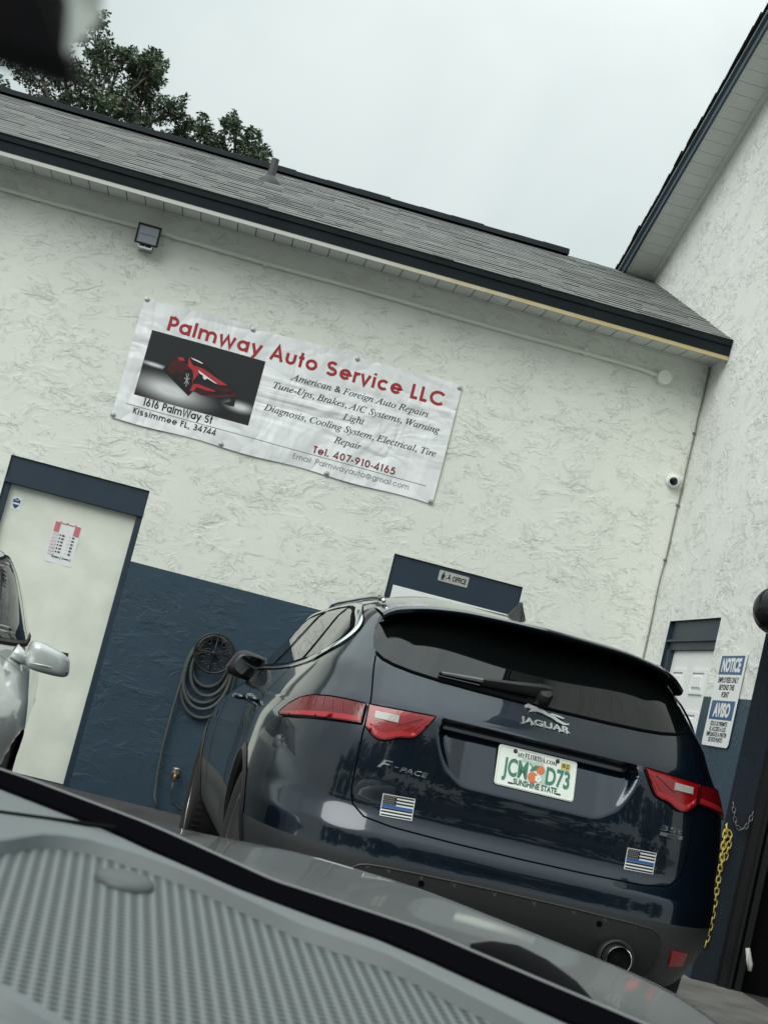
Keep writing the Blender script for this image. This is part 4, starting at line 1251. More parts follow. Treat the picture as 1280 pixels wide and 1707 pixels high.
RZ0, RZ1 = .893, 1.117
def suv_tweak(X, Y, z):
    if Y < .32 and X < .45 and RZ0 < z < RZ1:
        xe = .318+.062*sstep(RZ0, RZ1, z)+.012*math.sin((z-RZ0)/(RZ1-RZ0)*math.pi)
        # rounded lower corners
        lo = RZ0+.055*sstep(.24, .36, X)
        m = 1-sstep(xe-.016, xe, X)
        d = .062*min(1, max(0, (z-lo))/(1.060-RZ0)) if z < 1.060 else .062+.018*sstep(1.060, 1.075, z)
        d *= 1-sstep(1.108, 1.117, z)
        Y += d*m
    # waist between the wheels
    if .3 < z < 1.05:
        X -= .030*math.exp(-((Y-2.35)/.85)**2)*sstep(.3, .5, z)*(1-sstep(.92, 1.05, z))
        X += .016*math.exp(-((Y-.95)/.38)**2)*sstep(.4, .62, z)*(1-sstep(.95, 1.1, z))
        X += .012*math.exp(-((Y-3.75)/.4)**2)*sstep(.4, .62, z)*(1-sstep(.85, 1.0, z))
    return X, Y
SB = Body(
    rear=[(.24, .30), (.30, .16), (.36, .085), (.42, .045), (.50, .012), (.575, .002), (.60, .006), (.66, .014), (.695, .030), (.75, .050), (.85, .052), (.95, .058), (1.06, .066), (1.10, .072), (1.125, .086), (1.16, .118), (1.20, .160), (1.245, .208), (1.30, .262), (1.40, .360), (1.50, .458), (1.53, .50), (1.563, .70), (1.592, .95), (1.613, 1.30), (1.626, 1.8)],
    front=[(.24, 4.5), (.35, 4.66), (.55, 4.72), (.75, 4.70), (.88, 4.62), (.95, 4.40), (1.0, 4.05), (1.05, 3.75), (1.08, 3.55), (1.2, 3.32), (1.4, 2.98), (1.5, 2.78), (1.53, 2.66), (1.565, 2.52), (1.592, 2.40), (1.613, 2.20), (1.626, 1.95)],
    half=[(.24, .80), (.30, .86), (.36, .905), (.45, .935), (.575, .955), (.70, .958), (.85, .950), (.95, .938), (1.04, .912), (1.09, .885), (1.13, .860), (1.18, .828), (1.24, .792), (1.30, .757), (1.40, .700), (1.45, .670), (1.50, .620), (1.53, .575), (1.555, .525), (1.58, .45), (1.60, .36), (1.616, .24), (1.626, .10)],
    Lr=[(.24, .85), (1.1, .82), (1.26, .46), (1.5, .46), (1.626, .4)], qr=[(.24, 5.0), (1.05, 5.0), (1.2, 5.2), (1.5, 5.2), (1.55, 3), (1.626, 2)], pr=[(.24, 2.35), (1.1, 2.3), (1.25, 2.0), (1.626, 2)],
    Lf=[(.24, 1.2), (1.05, 1.3), (1.2, .9), (1.626, .4)], qf=[(.24, 3.2), (1.0, 3.2), (1.2, 4.0), (1.55, 3), (1.626, 2)], pf=[(.24, 2.2), (1.2, 2), (1.626, 2)], tweak=suv_tweak)
suv = thing('parked_suv', 'dark navy suv parked nose in, seen from behind with green and white plate', 'suv', (1.335, -5.767, GZ), (0, R_(-.55), R_(2.55)))
near = [i*.010 for i in range(45)]+[.45+i*.02 for i in range(60)]
arch = [(.985, .375, .425), (3.86, .375, .42)]
def levels(a, b2, st): n = max(1, round((b2-a)/st)); return [a+(b2-a)*i/n for i in range(n+1)]
zs_lo = levels(.24, .585, .015)
zs_hi = levels(.585, .70, .012)[:-1]+levels(.70, .885, .02)[:-1]+levels(.885, 1.13, .006)[:-1]+levels(1.13, 1.30, .011)[:-1]+levels(1.30, 1.52, .016)[:-1]+levels(1.52, 1.626, .0053)
g = SB.grid(zs_lo, near, 70, arch); g.build('bumper_cladding', M_clad, suv, smooth=True, angle=50)
g = SB.grid(zs_hi, near, 70, arch)
nc = g.cols; top = (g.nrows-1)*nc
for j in range(nc//2): 
    if nc-2-j > j+1: g.f.append((top+j, top+j+1, top+nc-2-j, top+nc-1-j)); g.m.append(0)
g.build('body', M_navy, suv, smooth=True, angle=50)
mb = MB()   # underside and wheel wells
mb.box(-.80, .80, .35, 4.4, .25, .30)
mb.box(-.60, .60, .40, 4.4, .30, .85)
mb.box(-.74, .74, .55, 4.1, .84, .86)
mb.build('underbody', M_blackm, suv)
def uy_(y, z): return -SB.u_of_y(y, z)      # left flank
def sidepoly(pts): return [(uy_(y, z), z) for y, z in pts]
ux = lambda x, z: SB.u_of_x(x, z)
def rearpoly(pts): return [(ux(x, z), z) for x, z in pts]
# glass
gl = [(-.36, 1.245), (0, 1.241), (.36, 1.245), (.54, 1.258), (.625, 1.285), (.640, 1.33), (.628, 1.40), (.605, 1.46), (.55, 1.505), (.30, 1.535), (0, 1.54), (-.30, 1.535), (-.55, 1.505), (-.605, 1.46), (-.628, 1.40), (-.640, 1.33), (-.625, 1.285), (-.54, 1.258)]
patch(SB, 'rear_window', smooth_poly(rearpoly(gl), 1), .004, M_dglass, suv, cell=.02, skirt=.004)
ribbon(SB, 'window_seal', smooth_poly(rearpoly(gl[15:]+gl[:6]), 1)[2:-2], .010, .0046, M_gap, suv)
# tailgate shut line
gp = [(-.630, 1.285), (-.637, 1.20), (-.640, 1.09), (-.645, 1.0), (-.642, .80), (-.625, .745), (-.58, .712), (-.48, .700), (-.25, .694), (0, .692), (.25, .694), (.48, .700), (.58, .712), (.625, .745), (.642, .80), (.645, 1.0), (.640, 1.09), (.637, 1.20), (.630, 1.285)]
ribbon(SB, 'tailgate_gap', rearpoly(gp), .0062, .0009, M_gap, suv, h=.012)
# lamps
for sgn in (-1, 1):
    tl = [(.405, 1.112), (.640, 1.100), (.640, 1.022), (.607, .992), (.578, .986), (.548, .994), (.522, 1.010), (.48, 1.016), (.455, 1.028)]
    pl_ = [(ux(sgn*x, z), z) for x, z in smooth_poly(tl, 2, keep=(0, 1, 2))]
    lamp = patch(SB, 'tail_lamp', pl_, .009, M_tail, suv, cell=.02, skirt=.010)
    ribbon(SB, 'lamp_bezel', pl_, .005, .0100, M_gap, lamp, closed=True, h=.012)
    patch(SB, 'lamp_band', [(ux(sgn*x, z), z) for x, z in smooth_poly([(.462, 1.042), (.485, 1.038), (.525, 1.036), (.553, 1.021), (.580, 1.013), (.604, 1.019), (.634, 1.046), (.634, 1.028), (.604, 1.001), (.578, .994), (.550, 1.002), (.524, 1.016), (.483, 1.023), (.460, 1.034)], 2, keep=(0, 6, 7, 13))], .0112, M_tail2, lamp, cell=.02, skirt=.002)
    patch(SB, 'reversing_lamp', [(ux(sgn*x, z), z) for x, z in [(.532, 1.086), (.614, 1.083), (.614, 1.058), (.532, 1.060)]], .0125, M_rev, lamp, cell=.02, skirt=.004)
    ribbon(SB, 'lamp_rib', [(ux(sgn*.535, 1.05), 1.05), (ux(sgn*.45, 1.095), 1.095)], .004, .0118, M_tail3, lamp)
    for dx in (0, .022): ribbon(SB, 'lamp_rib', [(ux(sgn*(.485-dx), 1.04), 1.04), (ux(sgn*(.43-dx*.4), 1.098), 1.098)], .003, .0118, M_tail2, lamp)
    # outer part on the wing
    to = [(.651, 1.099), (.74, 1.098), (.82, 1.094), (.93, 1.083), (1.02, 1.062), (1.09, 1.030), (1.15, .990), (1.13, .981), (1.03, .988), (.85, 1.008), (.651, 1.027)]
    po = [(sgn*(u+.014), z) for u, z in to]
    wl_ = patch(SB, 'wing_tail_lamp', po, .009, M_tail3, suv, cell=.02, skirt=.010)
    ribbon(SB, 'lamp_bezel', po, .005, .0100, M_gap, wl_, closed=True, h=.012)
    patch(SB, 'lamp_band', [(sgn*(u+.014), z) for u, z in [(.657, 1.050), (.80, 1.037), (.98, 1.013), (1.09, .996), (1.125, .990), (1.03, .993), (.85, 1.013), (.657, 1.033)]], .0112, M_tail2, wl_, cell=.02, skirt=.002)
    mbr = MB()
    for k in range(7):
        u = .70+.05*k; ribbon(SB, '', [(sgn*u, 1.058-.02*k/7), (sgn*(u+.012), 1.088-.008*k/7)], .003, .0112, None, None, mbx=mbr, build=False)
    mbr.build('lamp_ribs', M_tail, wl_)
    # low reflector
    rf = [(.650, .492), (.728, .488), (.732, .437), (.662, .432)]
    patch(SB, 'reflector', [(ux(sgn*x, z), z) for x, z in rf], .006, M_tail2, suv, cell=.02, skirt=.008)
# bumper insert, exhausts, parking sensors
ins = [(-.52, .560), (-.30, .566), (0, .568), (.30, .566), (.52, .560), (.575, .545), (.60, .50), (.60, .40), (.57, .36), (-.57, .36), (-.60, .40), (-.60, .50), (-.575, .545)]
patch(SB, 'bumper_insert', smooth_poly(rearpoly(ins), 1), .003, M_insert, suv, cell=.03, skirt=.003)
ribbon(SB, 'insert_lip', smooth_poly(rearpoly(ins), 1), .007, .0035, M_clad, suv, closed=True, raise_=.004)
for sgn in (-1, 1):
    mb = MB(); Me = Matrix.Translation((sgn*.425, .05, .428)) @ Matrix.Rotation(R_(90), 4, 'X')
    mb.lathe([(.034, -.15), (.041, .0), (.0445, .075), (.0475, .079), (.050, .075), (.050, -.05)], Me, 36)
    ex_ = mb.build('exhaust_tip', M_chrome, suv, smooth=True, angle=50)
    mb = MB(); mb.lathe([(.0, -.06), (.041, -.06), (.0438, .06)], Me, 30); mb.build('exhaust_bore', M_blackm, ex_, smooth=True)
    mb = MB(); mb.lathe([(.054, .02), (.062, .054), (.067, .05), (.070, 0)], Me, 30); mb.build('exhaust_surround', M_insert, suv, smooth=True)
for x in (-.335, .335):
    p = SB.at(ux(x, .535), .535, .002); n = SB.N(ux(x, .535), .535)
    mb = MB(); mb.lathe([(.011, 0), (.011, .003), (.0, .0035)], Matrix.Translation(p) @ n.to_track_quat('Z', 'Y').to_matrix().to_4x4(), 14)
    mb.build('parking_sensor', M_gap, suv)
# spoiler
zt = pchip([0, .30, .45, .54, .585, .622], [1.540, 1.533, 1.516, 1.495, 1.480, 1.452])
def winv(x):
    lo, hi = 1.2, 1.624
    for _ in range(40):
        m_ = (lo+hi)/2
        if SB.w(m_) > x: lo = m_
        else: hi = m_
    return lo
rows = []
N_ = 61
for i in range(N_):
    x = -.622+1.244*i/(N_-1); ax = abs(x)
    ty = .31+.08*(ax/.622)**2+.05*sstep(.5, .622, ax)
    zf = min(1.603, winv(ax*1.015))+.003
    yfr = 1.12
    z0 = zt(ax)
    yg = SB.yr(max(1.25, z0-.075))+.22*(ax/.70)**4*.9
    rows.append([Vector((x, yfr, zf)), Vector((x, .85, zf*.55+z0*.45+.018)), Vector((x, .60, zf*.22+z0*.78+.013)), Vector((x, ty+.05, z0+.006)), Vector((x, ty+.012, z0+.001)), Vector((x, ty, z0-.006)), Vector((x, ty+.006, z0-.020)), Vector((x, ty+.03, z0-.027)), Vector((x, max(yg, ty+.06)+.03, z0-.030))])
mb = MB(); mb.grid(rows, flip=True)
spo = mb.build('roof_spoiler', M_navy, suv, smooth=True, angle=55, recalc=False)
mb = MB(); 
mb.grid([[r[6]+Vector((0, -.001, -.001)), r[7]+Vector((0, -.002, -.0012)), r[8]+Vector((0, 0, -.0012))] for r in rows], flip=True)
mb.build('spoiler_underside', M_gloss, spo, smooth=True)
# rear wiper
wp = MB()
arm = [(.035, 1.292), (.0, 1.286), (-.10, 1.277), (-.235, 1.268)]
wid = [.030, .036, .030, .018]; hgt = [.030, .040, .034, .024]
rows = []
for (x, z), w_, h_ in zip(arm, wid, hgt):
    u = ux(x, z); n = SB.N(u, z); up_ = Vector((0, .6, .8))
    c = SB.at(u, z, .012)
    rows.append([c-up_*w_*.62, c-up_*w_*.5+n*h_*.6, c-up_*w_*.22+n*h_, c+up_*w_*.22+n*h_, c+up_*w_*.5+n*h_*.6, c+up_*w_*.62])
wp.grid(rows, flip=True)
wp.add(rows[0], [tuple(range(6))]); wp.add(rows[-1], [tuple(range(6))[::-1]])
u0 = ux(.02, 1.262); pb = SB.at(u0, 1.262, .0)
wp.lathe([(.030, 0), (.030, .028), (.022, .040), (.0, .042)], Matrix.Translation(SB.at(ux(.012, 1.272), 1.272, 0)) @ SB.N(u0, 1.272).to_track_quat('Z', 'Y').to_matrix().to_4x4(), 18)
wip = wp.build('rear_wiper', M_blackp, suv, smooth=True, angle=35)
mb = MB(); pts = [SB.at(ux(-.05-.035*k, 1.264-.0001*k), 1.268-.0005*k, .014) for k in range(11)]
mb.tube(pts, .006, 6); mb.build('wiper_blade', M_blackm, wip)
mb = MB(); mb.tube([SB.at(ux(-.235, 1.268), 1.268, .026), SB.at(ux(-.39, 1.262), 1.262, .022)], [.009, .006], 6); mb.build('wiper_tip', M_galv, wip)
# number plate
plate_rot = (-.34, 0, 0)
plo = MB()
PW, PH = .3048, .1524
plo.prism([(x, 0, z) for x, z in rrect(-PW/2, PW/2, -PH/2, PH/2, .012)], (0, .0015, 0))
M_plate = mat('white number plate', (.72, .77, .71), .35, var=.03, var_scale=20)
pz = 1.003
py = SB.S(0, pz).y-.012
plt = plo.build('number_plate', M_plate, suv); plt.location = (.008, py, pz); plt.rotation_euler = plate_rot
pp = lambda off: (lambda x, z, h=0: (x, -off-h, z))
def plate_part(name, m, fn, **k):
    q_ = MB(); fn(q_); return q_.build(name, m, plt, **k)
M_pgreen = mat('plate green', (.045, .19, .13), .4); M_ppale = mat('pale state map green', (.42, .55, .46), .4)
def fn(q_):
    pts = rrect(-PW/2+.004, PW/2-.004, -PH/2+.004, PH/2-.004, .010); n = len(pts)
    q_.tube([(x, -.0008, z) for x, z in pts], .0016, 5, closed=True)
plate_part('plate_rim', M_plate, fn, smooth=True)
plate_part('state_map', M_ppale, lambda q_: q_.add([pp(.0006)(x, z) for x, z in [(-.060, .030), (-.030, .026), (.006, .022), (.012, .0), (.018, -.030), (.024, -.044), (.034, -.044), (.040, -.020), (.038, .010), (.028, .030), (.022, .042), (-.010, .040), (-.058, .042)]], [tuple(range(13))]))
def fn(q_):
    fit_text(q_, "JCM", -.128, -.033, -.032, .062, pp(.0018), bold=.028)
    fit_text(q_, "D73", .038, .130, -.032, .062, pp(.0018), bold=.028)
plate_part('plate_number', M_pgreen, fn)
plate_part('county_line', mat('plate dark green', (.03, .11, .08), .4), lambda q_: fit_text(q_, "SUNSHINE STATE", -.082, .086, -.061, .021, pp(.0018), bold=.03))
plate_part('web_line', M_ink, lambda q_: (fit_text(q_, serif_bold("MY"), -.078, -.052, .044, .015, pp(.0018)), fit_text(q_, serif_bold("FLORIDA"), -.050, .028, .044, .019, pp(.0018)), fit_text(q_, serif_bold(".COM"), .030, .074, .044, .014, pp(.0018))))
def fn(q_): q_.add([pp(.0020)(x, z) for x, z in ((.090, .036), (.126, .036), (.126, .062), (.090, .062))], [(0, 1, 2, 3)])
plate_part('expiry_sticker', mat('yellow sticker', (.60, .50, .12), .4), fn)
plate_part('expiry_print', M_ink, lambda q_: fit_text(q_, "09-23", .094, .122, .042, .015, pp(.0026), bold=.03))
def fn(q_):
    circ(.0143, .0136, .0165, pp(.0021), 24, tgt=q_); circ(-.011, -.0205, .0200, pp(.0025), 28, tgt=q_)
plate_part('orange_fruit', mat('orange print', (.62, .17, .05), .45), fn)
def fn(q_):
    q_.add([pp(.0029)(x, z) for x, z in [(-.026, .000), (-.012, .004), (.000, .012), (.008, .026), (-.006, .027), (-.018, .016)]], [tuple(range(6))])
    q_.add([pp(.0031)(x, z) for x, z in [(-.029, .028), (-.026, .030), (-.010, .014), (-.013, .012)]], [(0, 1, 2, 3)])
plate_part('leaf_print', M_pgreen, fn)
def fn(q_):
    for k in range(5): a = k*2*math.pi/5; circ(.010+.008*math.cos(a), -.022+.008*math.sin(a), .0058, pp(.0029+.0001*k), 12, tgt=q_)
plate_part('blossom_print', M_carlt, fn)
def fn(q_):
    for x, z in ((-.088, .062), (.076, .062)): q_.lathe([(.008, 0), (.006, .002), (0, .0022)], Matrix.Translation((x, -.0015, z)) @ Matrix.Rotation(R_(90), 4, 'X'), 14)
    for x, z in ((-.092, -.060), (.092, -.060)): q_.add([pp(.0016)(a, b2) for a, b2 in rrect(x-.010, x+.010, z-.003, z+.003, .0028, 3)], [tuple(range(16))])
plate_part('plate_bolts', mat('dark bolt', (.05, .05, .05), .3, metal=.8), fn)
# badges
def onbody(x0, z0, lift, sgn_roll=0):
    def f(x, z, h=0): return SB.at(ux(x0+x, z0+z), z0+z, lift+max(0, h))
    return f
def badge(name, body_, x0, x1, z, cap, m=M_chrome, bold=.02, shear=0, depth=.05, italic=False):
    q_ = MB()
    fit_text(q_, body_, x0, x1, z, cap, lambda x, y, h=0: SB.at(ux(x, y), y, .0022+h*.04), bold=bold, shear=shear, depth=depth)
    return q_.build(name, m, suv)
badge('maker_badge', "JAGUAR", -.082, .112, 1.1695, .020, bold=.03)
cat = [(-.075, .020), (-.062, .030), (-.050, .027), (-.030, .024), (-.005, .020), (.015, .010), (.035, .006), (.055, -.004), (.075, -.012), (.092, -.014), (.098, -.008), (.096, -.018), (.075, -.022), (.050, -.016), (.030, -.006), (.012, -.002), (-.008, .004), (-.028, .006), (-.045, .002), (-.058, -.004), (-.060, .000), (-.050, .010), (-.062, .013), (-.072, .010), (-.078, .014)]
q_ = MB(); fcat = lambda x, z, o: SB.at(ux(x+.012, 1.213+z*.9), 1.213+z*.9, o)
nC = len(cat)
q_.add([fcat(x, z, .006) for x, z in cat]+[fcat(x, z, .001) for x, z in cat], [tuple(range(nC))[::-1]]+[(i, (i+1) % nC, nC+(i+1) % nC, nC+i) for i in range(nC)])
q_.add([fcat(x, z, .0055) for x, z in [(.020, .006), (.050, .004), (.075, .002), (.082, .006), (.060, .012), (.030, .014)]], [tuple(range(6))])
q_.build('leaping_cat_badge', M_chrome, suv)
q_ = MB()
fit_text(q_, "F", -.572, -.520, .893, .030, lambda x, y, h=0: SB.at(ux(x, y), y, .0022+h*.04), bold=.015, shear=.35, depth=.05)
fit_text(q_, "PACE", -.492, -.388, .895, .017, lambda x, y, h=0: SB.at(ux(x, y), y, .0022+h*.04), bold=.015, shear=.25, depth=.05)
q_.add([SB.at(ux(x, z), z, .004) for x, z in [(-.512, .905), (-.498, .905), (-.4965, .908), (-.5105, .908)]], [(0, 1, 2, 3)])
q_.build('model_badge', M_chrome, suv)
q_ = MB()
fit_text(q_, "35t", .515, .600, .908, .018, lambda x, y, h=0: SB.at(ux(x, y), y, .0022+h*.04), bold=.0, depth=.05)
q_.build('engine_badge', M_galv, suv)
q_ = MB(); q_.add([SB.at(ux(x, z), z, .003) for x, z in [(.508, .888), (.606, .888), (.608, .901), (.512, .901)]], [(0, 1, 2, 3)])
db = q_.build('drive_badge', M_galv, suv)
q_ = MB(); fit_text(q_, "AWD", .540, .590, .890, .009, lambda x, y, h=0: SB.at(ux(x, y), y, .0036), bold=.02); q_.build('drive_lettering', M_gap, db)
# flag decals
for cx, cz, tilt in ((-.470, .771, .06), (.456, .781, .03)):
    W_, H_ = .117, .078
    def fp(o): 
        def f(a, b2):
            x, z = (a-.5)*W_, (b2-.5)*H_; X, Z = cx+x*math.cos(tilt)-z*math.sin(tilt), cz+x*math.sin(tilt)+z*math.cos(tilt); return SB.at(ux(X, Z), Z, o)
        return f
    def fquad(q_, a0, a1, b0, b1, o, n=12):
        f = fp(o); nb_ = max(1, int((b1-b0)*14)); q_.grid([[f(a0+(a1-a0)*i/n, b0+(b1-b0)*j/nb_) for i in range(n+1)] for j in range(nb_+1)])
    q_ = MB(); fquad(q_, 0, 1, 0, 1, .0011); fl_ = q_.build('flag_decal', M_carlt, suv)
    q_ = MB(); m0 = .03; hh = (1-2*m0)/13
    for k in range(0, 13, 2):
        if k == 6: continue
        b0 = m0+hh*k; fquad(q_, m0*.8, 1-m0*.8 if True else 1, b0, b0+hh, .0017)
    q_.build('flag_stripes', M_ink, fl_)
    q_ = MB(); fquad(q_, m0*.8, 1-m0*.8, m0+hh*5.2, m0+hh*6.9, .0019); q_.build('flag_blue_stripe', mat('blue stripe', (.03, .12, .36), .4), fl_)
    q_ = MB(); fquad(q_, m0*.8, .44, m0+hh*6.95, 1-m0, .0021); q_.build('flag_canton', M_ink, fl_)
    q_ = MB(); f = fp(.0026)
    for r in range(5):
        for c in range(6 if r % 2 == 0 else 5):
            a = .055+.066*c+(.033 if r % 2 else 0); b2 = m0+hh*7.5+.085*r
            q_.add([f(a+.017*math.cos(t*math.pi/4)*(1 if t % 2 == 0 else .5), b2+.025*math.sin(t*math.pi/4)*(1 if t % 2 == 0 else .5)) for t in range(8)], [tuple(range(8))])
    q_.build('flag_stars', M_carlt, fl_)
# flanks: windows, chrome, shut lines, handles, mirrors, rails (both sides)
DLO = [(.70, 1.242), (.95, 1.205), (1.45, 1.168), (2.4, 1.142), (3.10, 1.125), (2.72, 1.36), (2.42, 1.455), (2.0, 1.498), (1.5, 1.512), (1.2, 1.502), (.95, 1.482), (.74, 1.443), (.605, 1.395), (.565, 1.335), (.60, 1.280)]
PANES = [[(.74, 1.254), (.95, 1.222), (1.06, 1.215), (1.32, 1.488), (1.2, 1.486), (.97, 1.464), (.78, 1.424), (.66, 1.383), (.615, 1.335), (.645, 1.288)],
         [(1.12, 1.213), (1.45, 1.182), (1.92, 1.168), (1.98, 1.484), (1.5, 1.498), (1.36, 1.496)],
         [(2.02, 1.166), (2.4, 1.156), (3.0, 1.142), (2.68, 1.35), (2.40, 1.440), (2.06, 1.480)]]
M_mirsh = mat('satin black mirror shell', (.010, .011, .013), .32, spec=.4)
for sgn in (-1, 1):
    mir = sgn > 0
    sur = patch(SB, 'window_surround', smooth_poly(sidepoly(DLO), 1, keep=(4,)), .002, M_gloss, suv, cell=.04, skirt=.003, mirror=mir)
    for pn in PANES: patch(SB, 'side_window', sidepoly(densify(pn, .12)), .0045, M_dglass, suv, cell=.04, skirt=.002, mirror=mir)
    ribbon(SB, 'window_trim', smooth_poly(sidepoly(DLO), 2, keep=(4,)), .014, .006, M_chrome, suv, closed=True, mirror=mir, raise_=.006, h=.03)
    ribbon(SB, 'rear_corner_trim', smooth_poly(sidepoly([DLO[1], DLO[0]]+DLO[:7:-1]), 2)[3:-3], .034, .0075, M_chrome, suv, mirror=mir, raise_=.007, h=.03)
    q_ = MB()
    for pn in PANES: ribbon(SB, '', sidepoly(pn), .022, .0052, None, None, closed=True, mirror=mir, mbx=q_, build=False)
    q_.build('window_seal', M_gap, suv, smooth=True)
    for path in ([(1.28, 1.185), (1.22, .98), (1.30, .80), (1.42, .66), (1.45, .42)], [(2.02, 1.155), (2.0, .98), (2.02, .7), (2.02, .42)], [(3.08, 1.10), (3.12, .95), (3.16, .7), (3.14, .42)]):
        ribbon(SB, 'door_gap', sidepoly(path), .008, .0008, M_gap, suv, mirror=mir, h=.02)
    ribbon(SB, 'fuel_flap_gap' if sgn > 0 else 'hip_crease', sidepoly([(.75, 1.06), (.95, 1.055), (.95, .93), (.75, .93), (.75, 1.06)] if sgn > 0 else [(1.2, 1.0), (2.0, .99)]), .005, .0008, M_gap if sgn > 0 else M_navy, suv, mirror=mir)
    for y, z in ((1.42, 1.0), (2.30, .985)):
        q_ = MB(); u_ = [uy_(y+dy, z) for dy in (-.10, -.06, 0, .06, .10)]
        q_.tube([SB.at(u, z, o) for u, o in zip(u_, (.004, .030, .036, .030, .004))], [.011, .015, .016, .015, .011], 8)
        if mir: q_.v = [(-p[0], p[1], p[2]) for p in q_.v]; q_.f = [f[::-1] for f in q_.f]
        hd = q_.build('door_handle', M_navy, suv, smooth=True)
        q_ = MB(); q_.tube([SB.at(u, z+.004, .050) for u in u_[1:4]], .004, 6)
        if mir: q_.v = [(-p[0], p[1], p[2]) for p in q_.v]; q_.f = [f[::-1] for f in q_.f]
        q_.build('handle_strip', M_chrome, hd)
    q_ = MB(); q_.grid([[SB.at(uy_(3.30+.12*i/3, .83), .83+dz, .004) for i in range(4)] for dz in (0, .035)], flip=True)
    if mir: q_.v = [(-p[0], p[1], p[2]) for p in q_.v]; q_.f = [f[::-1] for f in q_.f]
    q_.build('wing_vent', M_chrome, suv)
    # door mirror: rounded shell with recessed glass facing back
    q_ = MB(); rows = []
    cx, cy, cz = -.882, 2.74, 1.138
    for i in range(19):
        a = math.pi*i/18; r = max(1e-4, math.sin(a))**.55; hgt_ = math.copysign(abs(math.cos(a))**.55, math.cos(a))
        row = []
        for k in range(29):
            t = 2*math.pi*k/28; cc, ss = math.cos(t), math.sin(t)
            X = math.copysign(abs(cc)**.6, cc)*r; Y = math.copysign(abs(ss)**.6, ss)*r
            tap = 1-.18*hgt_ if X < 0 else 1-.05*hgt_
            row.append((cx+.105*X*tap+.012*hgt_, cy+.075*Y, cz+.074*hgt_-.012*X))
        rows.append(row)
    q_.grid(rows, flip=True)
    q_.tube([(-.83, 2.78, 1.075), (-.79, 2.80, 1.085), (-.72, 2.84, 1.10)], [.022, .024, .03], 8)
    if sgn > 0: q_.v = [(-p[0], p[1], p[2]) for p in q_.v]; q_.f = [f[::-1] for f in q_.f]
    mi_ = q_.build('door_mirror', M_mirsh, suv, smooth=True)
    q_ = MB(); q_.add([(sgn*-1*-(cx+x), cy-.079, cz+z) for x, z in smooth_poly([(-.080, -.045), (.080, -.060), (.085, .050), (-.030, .060), (-.078, .030)], 2)], [tuple(range(20))])
    q_.v = [((-1 if sgn > 0 else 1)*(-1)*p[0]*-1, p[1], p[2]) for p in q_.v] if False else [((abs(p[0]))*sgn, p[1], p[2]) for p in q_.v]
    q_.build('mirror_glass', mat('mirror glass', (.10, .11, .115), .04, metal=1.0), mi_)
    q_ = MB(); rl = []
    for y, h_ in ((.66, .002), (.74, .014), (.86, .020), (1.2, .022), (1.6, .022), (2.0, .020), (2.25, .014), (2.38, -.004)):
        z = winv(.60-.02*max(0, y-1.6)); x = .60-.02*max(0, y-1.6)
        rl.append((sgn*x, y, min(z, 1.535)+h_))
    q_.tube(rl, [.010, .014, .014, .013, .013, .013, .012, .010], 8)
    rr = q_.build('roof_rail', M_gloss, suv, smooth=True)
    q_ = MB(); q_.tube([(rl[0][0], rl[0][1]-.012, rl[0][2]-.004), (rl[0][0], rl[0][1]+.05, rl[0][2]+.010)], [.009, .012], 8); q_.build('rail_end', M_chrome, rr, smooth=True)
    # arch lips and wheels
    for wy, wz, wr in arch:
        q_ = MB(); rws = []
        for k in range(33):
            a = R_(-12+204*k/32); z = wz+wr*math.sin(a); y = wy+wr*math.cos(a); z2 = wz+(wr-.028)*math.sin(a); y2 = wy+(wr-.028)*math.cos(a)
            z = max(z, .245)
            p0 = SB.at(uy_(y, z), z, .002); p0o = SB.at(uy_(wy+(wr+.03)*math.cos(a), max(.245, wz+(wr+.03)*math.sin(a))), max(.245, wz+(wr+.03)*math.sin(a)), .003)
            rws.append([p0o, SB.at(uy_(y, z), z, .010), Vector((p0.x+.010, y2, z2)), Vector((-.62, y2, z2))])
        q_.grid(rws)
        if mir: q_.v = [(-p[0], p[1], p[2]) for p in q_.v]; q_.f = [f[::-1] for f in q_.f]
        q_.build('wheel_arch', M_blackp, suv, smooth=True, angle=40)
        wx = sgn*.815
        Mw = Matrix.Translation((wx, wy, .376)) @ Matrix.Rotation(R_(90)*sgn, 4, 'Y')
        q_ = MB(); q_.lathe([(.262, -.11), (.30, -.128), (.345, -.13), (.368, -.115), (.376, -.07), (.376, .07), (.368, .115), (.345, .13), (.30, .128), (.262, .11)], Mw, 48)
        for k in range(60):
            a = 2*math.pi*k/60
            for s0 in (-.10, .055):
                t = MB(); t.box(.368, .3785, -.006, .006, s0, s0+.045); Mk = Mw @ Matrix.Rotation(a, 4, 'Z'); q_.add([Mk @ Vector(p) for p in t.v], t.f)
        ty = q_.build('wheel', M_tyre, suv, smooth=True, angle=40)
        q_ = MB(); q_.lathe([(.20, -.10), (.255, -.10), (.262, -.11), (.268, .112), (.255, .112), (.245, .09), (.24, .02), (.10, .03)], Mw, 48)
        for k in range(10):
            a = 2*math.pi*k/10+(.09 if k % 2 else -.09); Mk = Mw @ Matrix.Rotation(a, 4, 'Z')
            t = MB(); t.add([(.05, -.022, .085), (.05, .022, .085), (.25, .014, .10), (.25, -.014, .10), (.05, -.028, .04), (.05, .028, .04), (.25, .022, .05), (.25, -.022, .05)], [(0, 1, 2, 3), (0, 4, 5, 1), (3, 2, 6, 7), (1, 5, 6, 2), (4, 0, 3, 7)]); q_.add([Mk @ Vector(p) for p in t.v], t.f)
        q_.lathe([(.075, .05), (.07, .095), (.03, .10), (0, .10)], Mw, 20)
        q_.build('rim', M_alloy, ty, smooth=True, angle=40)
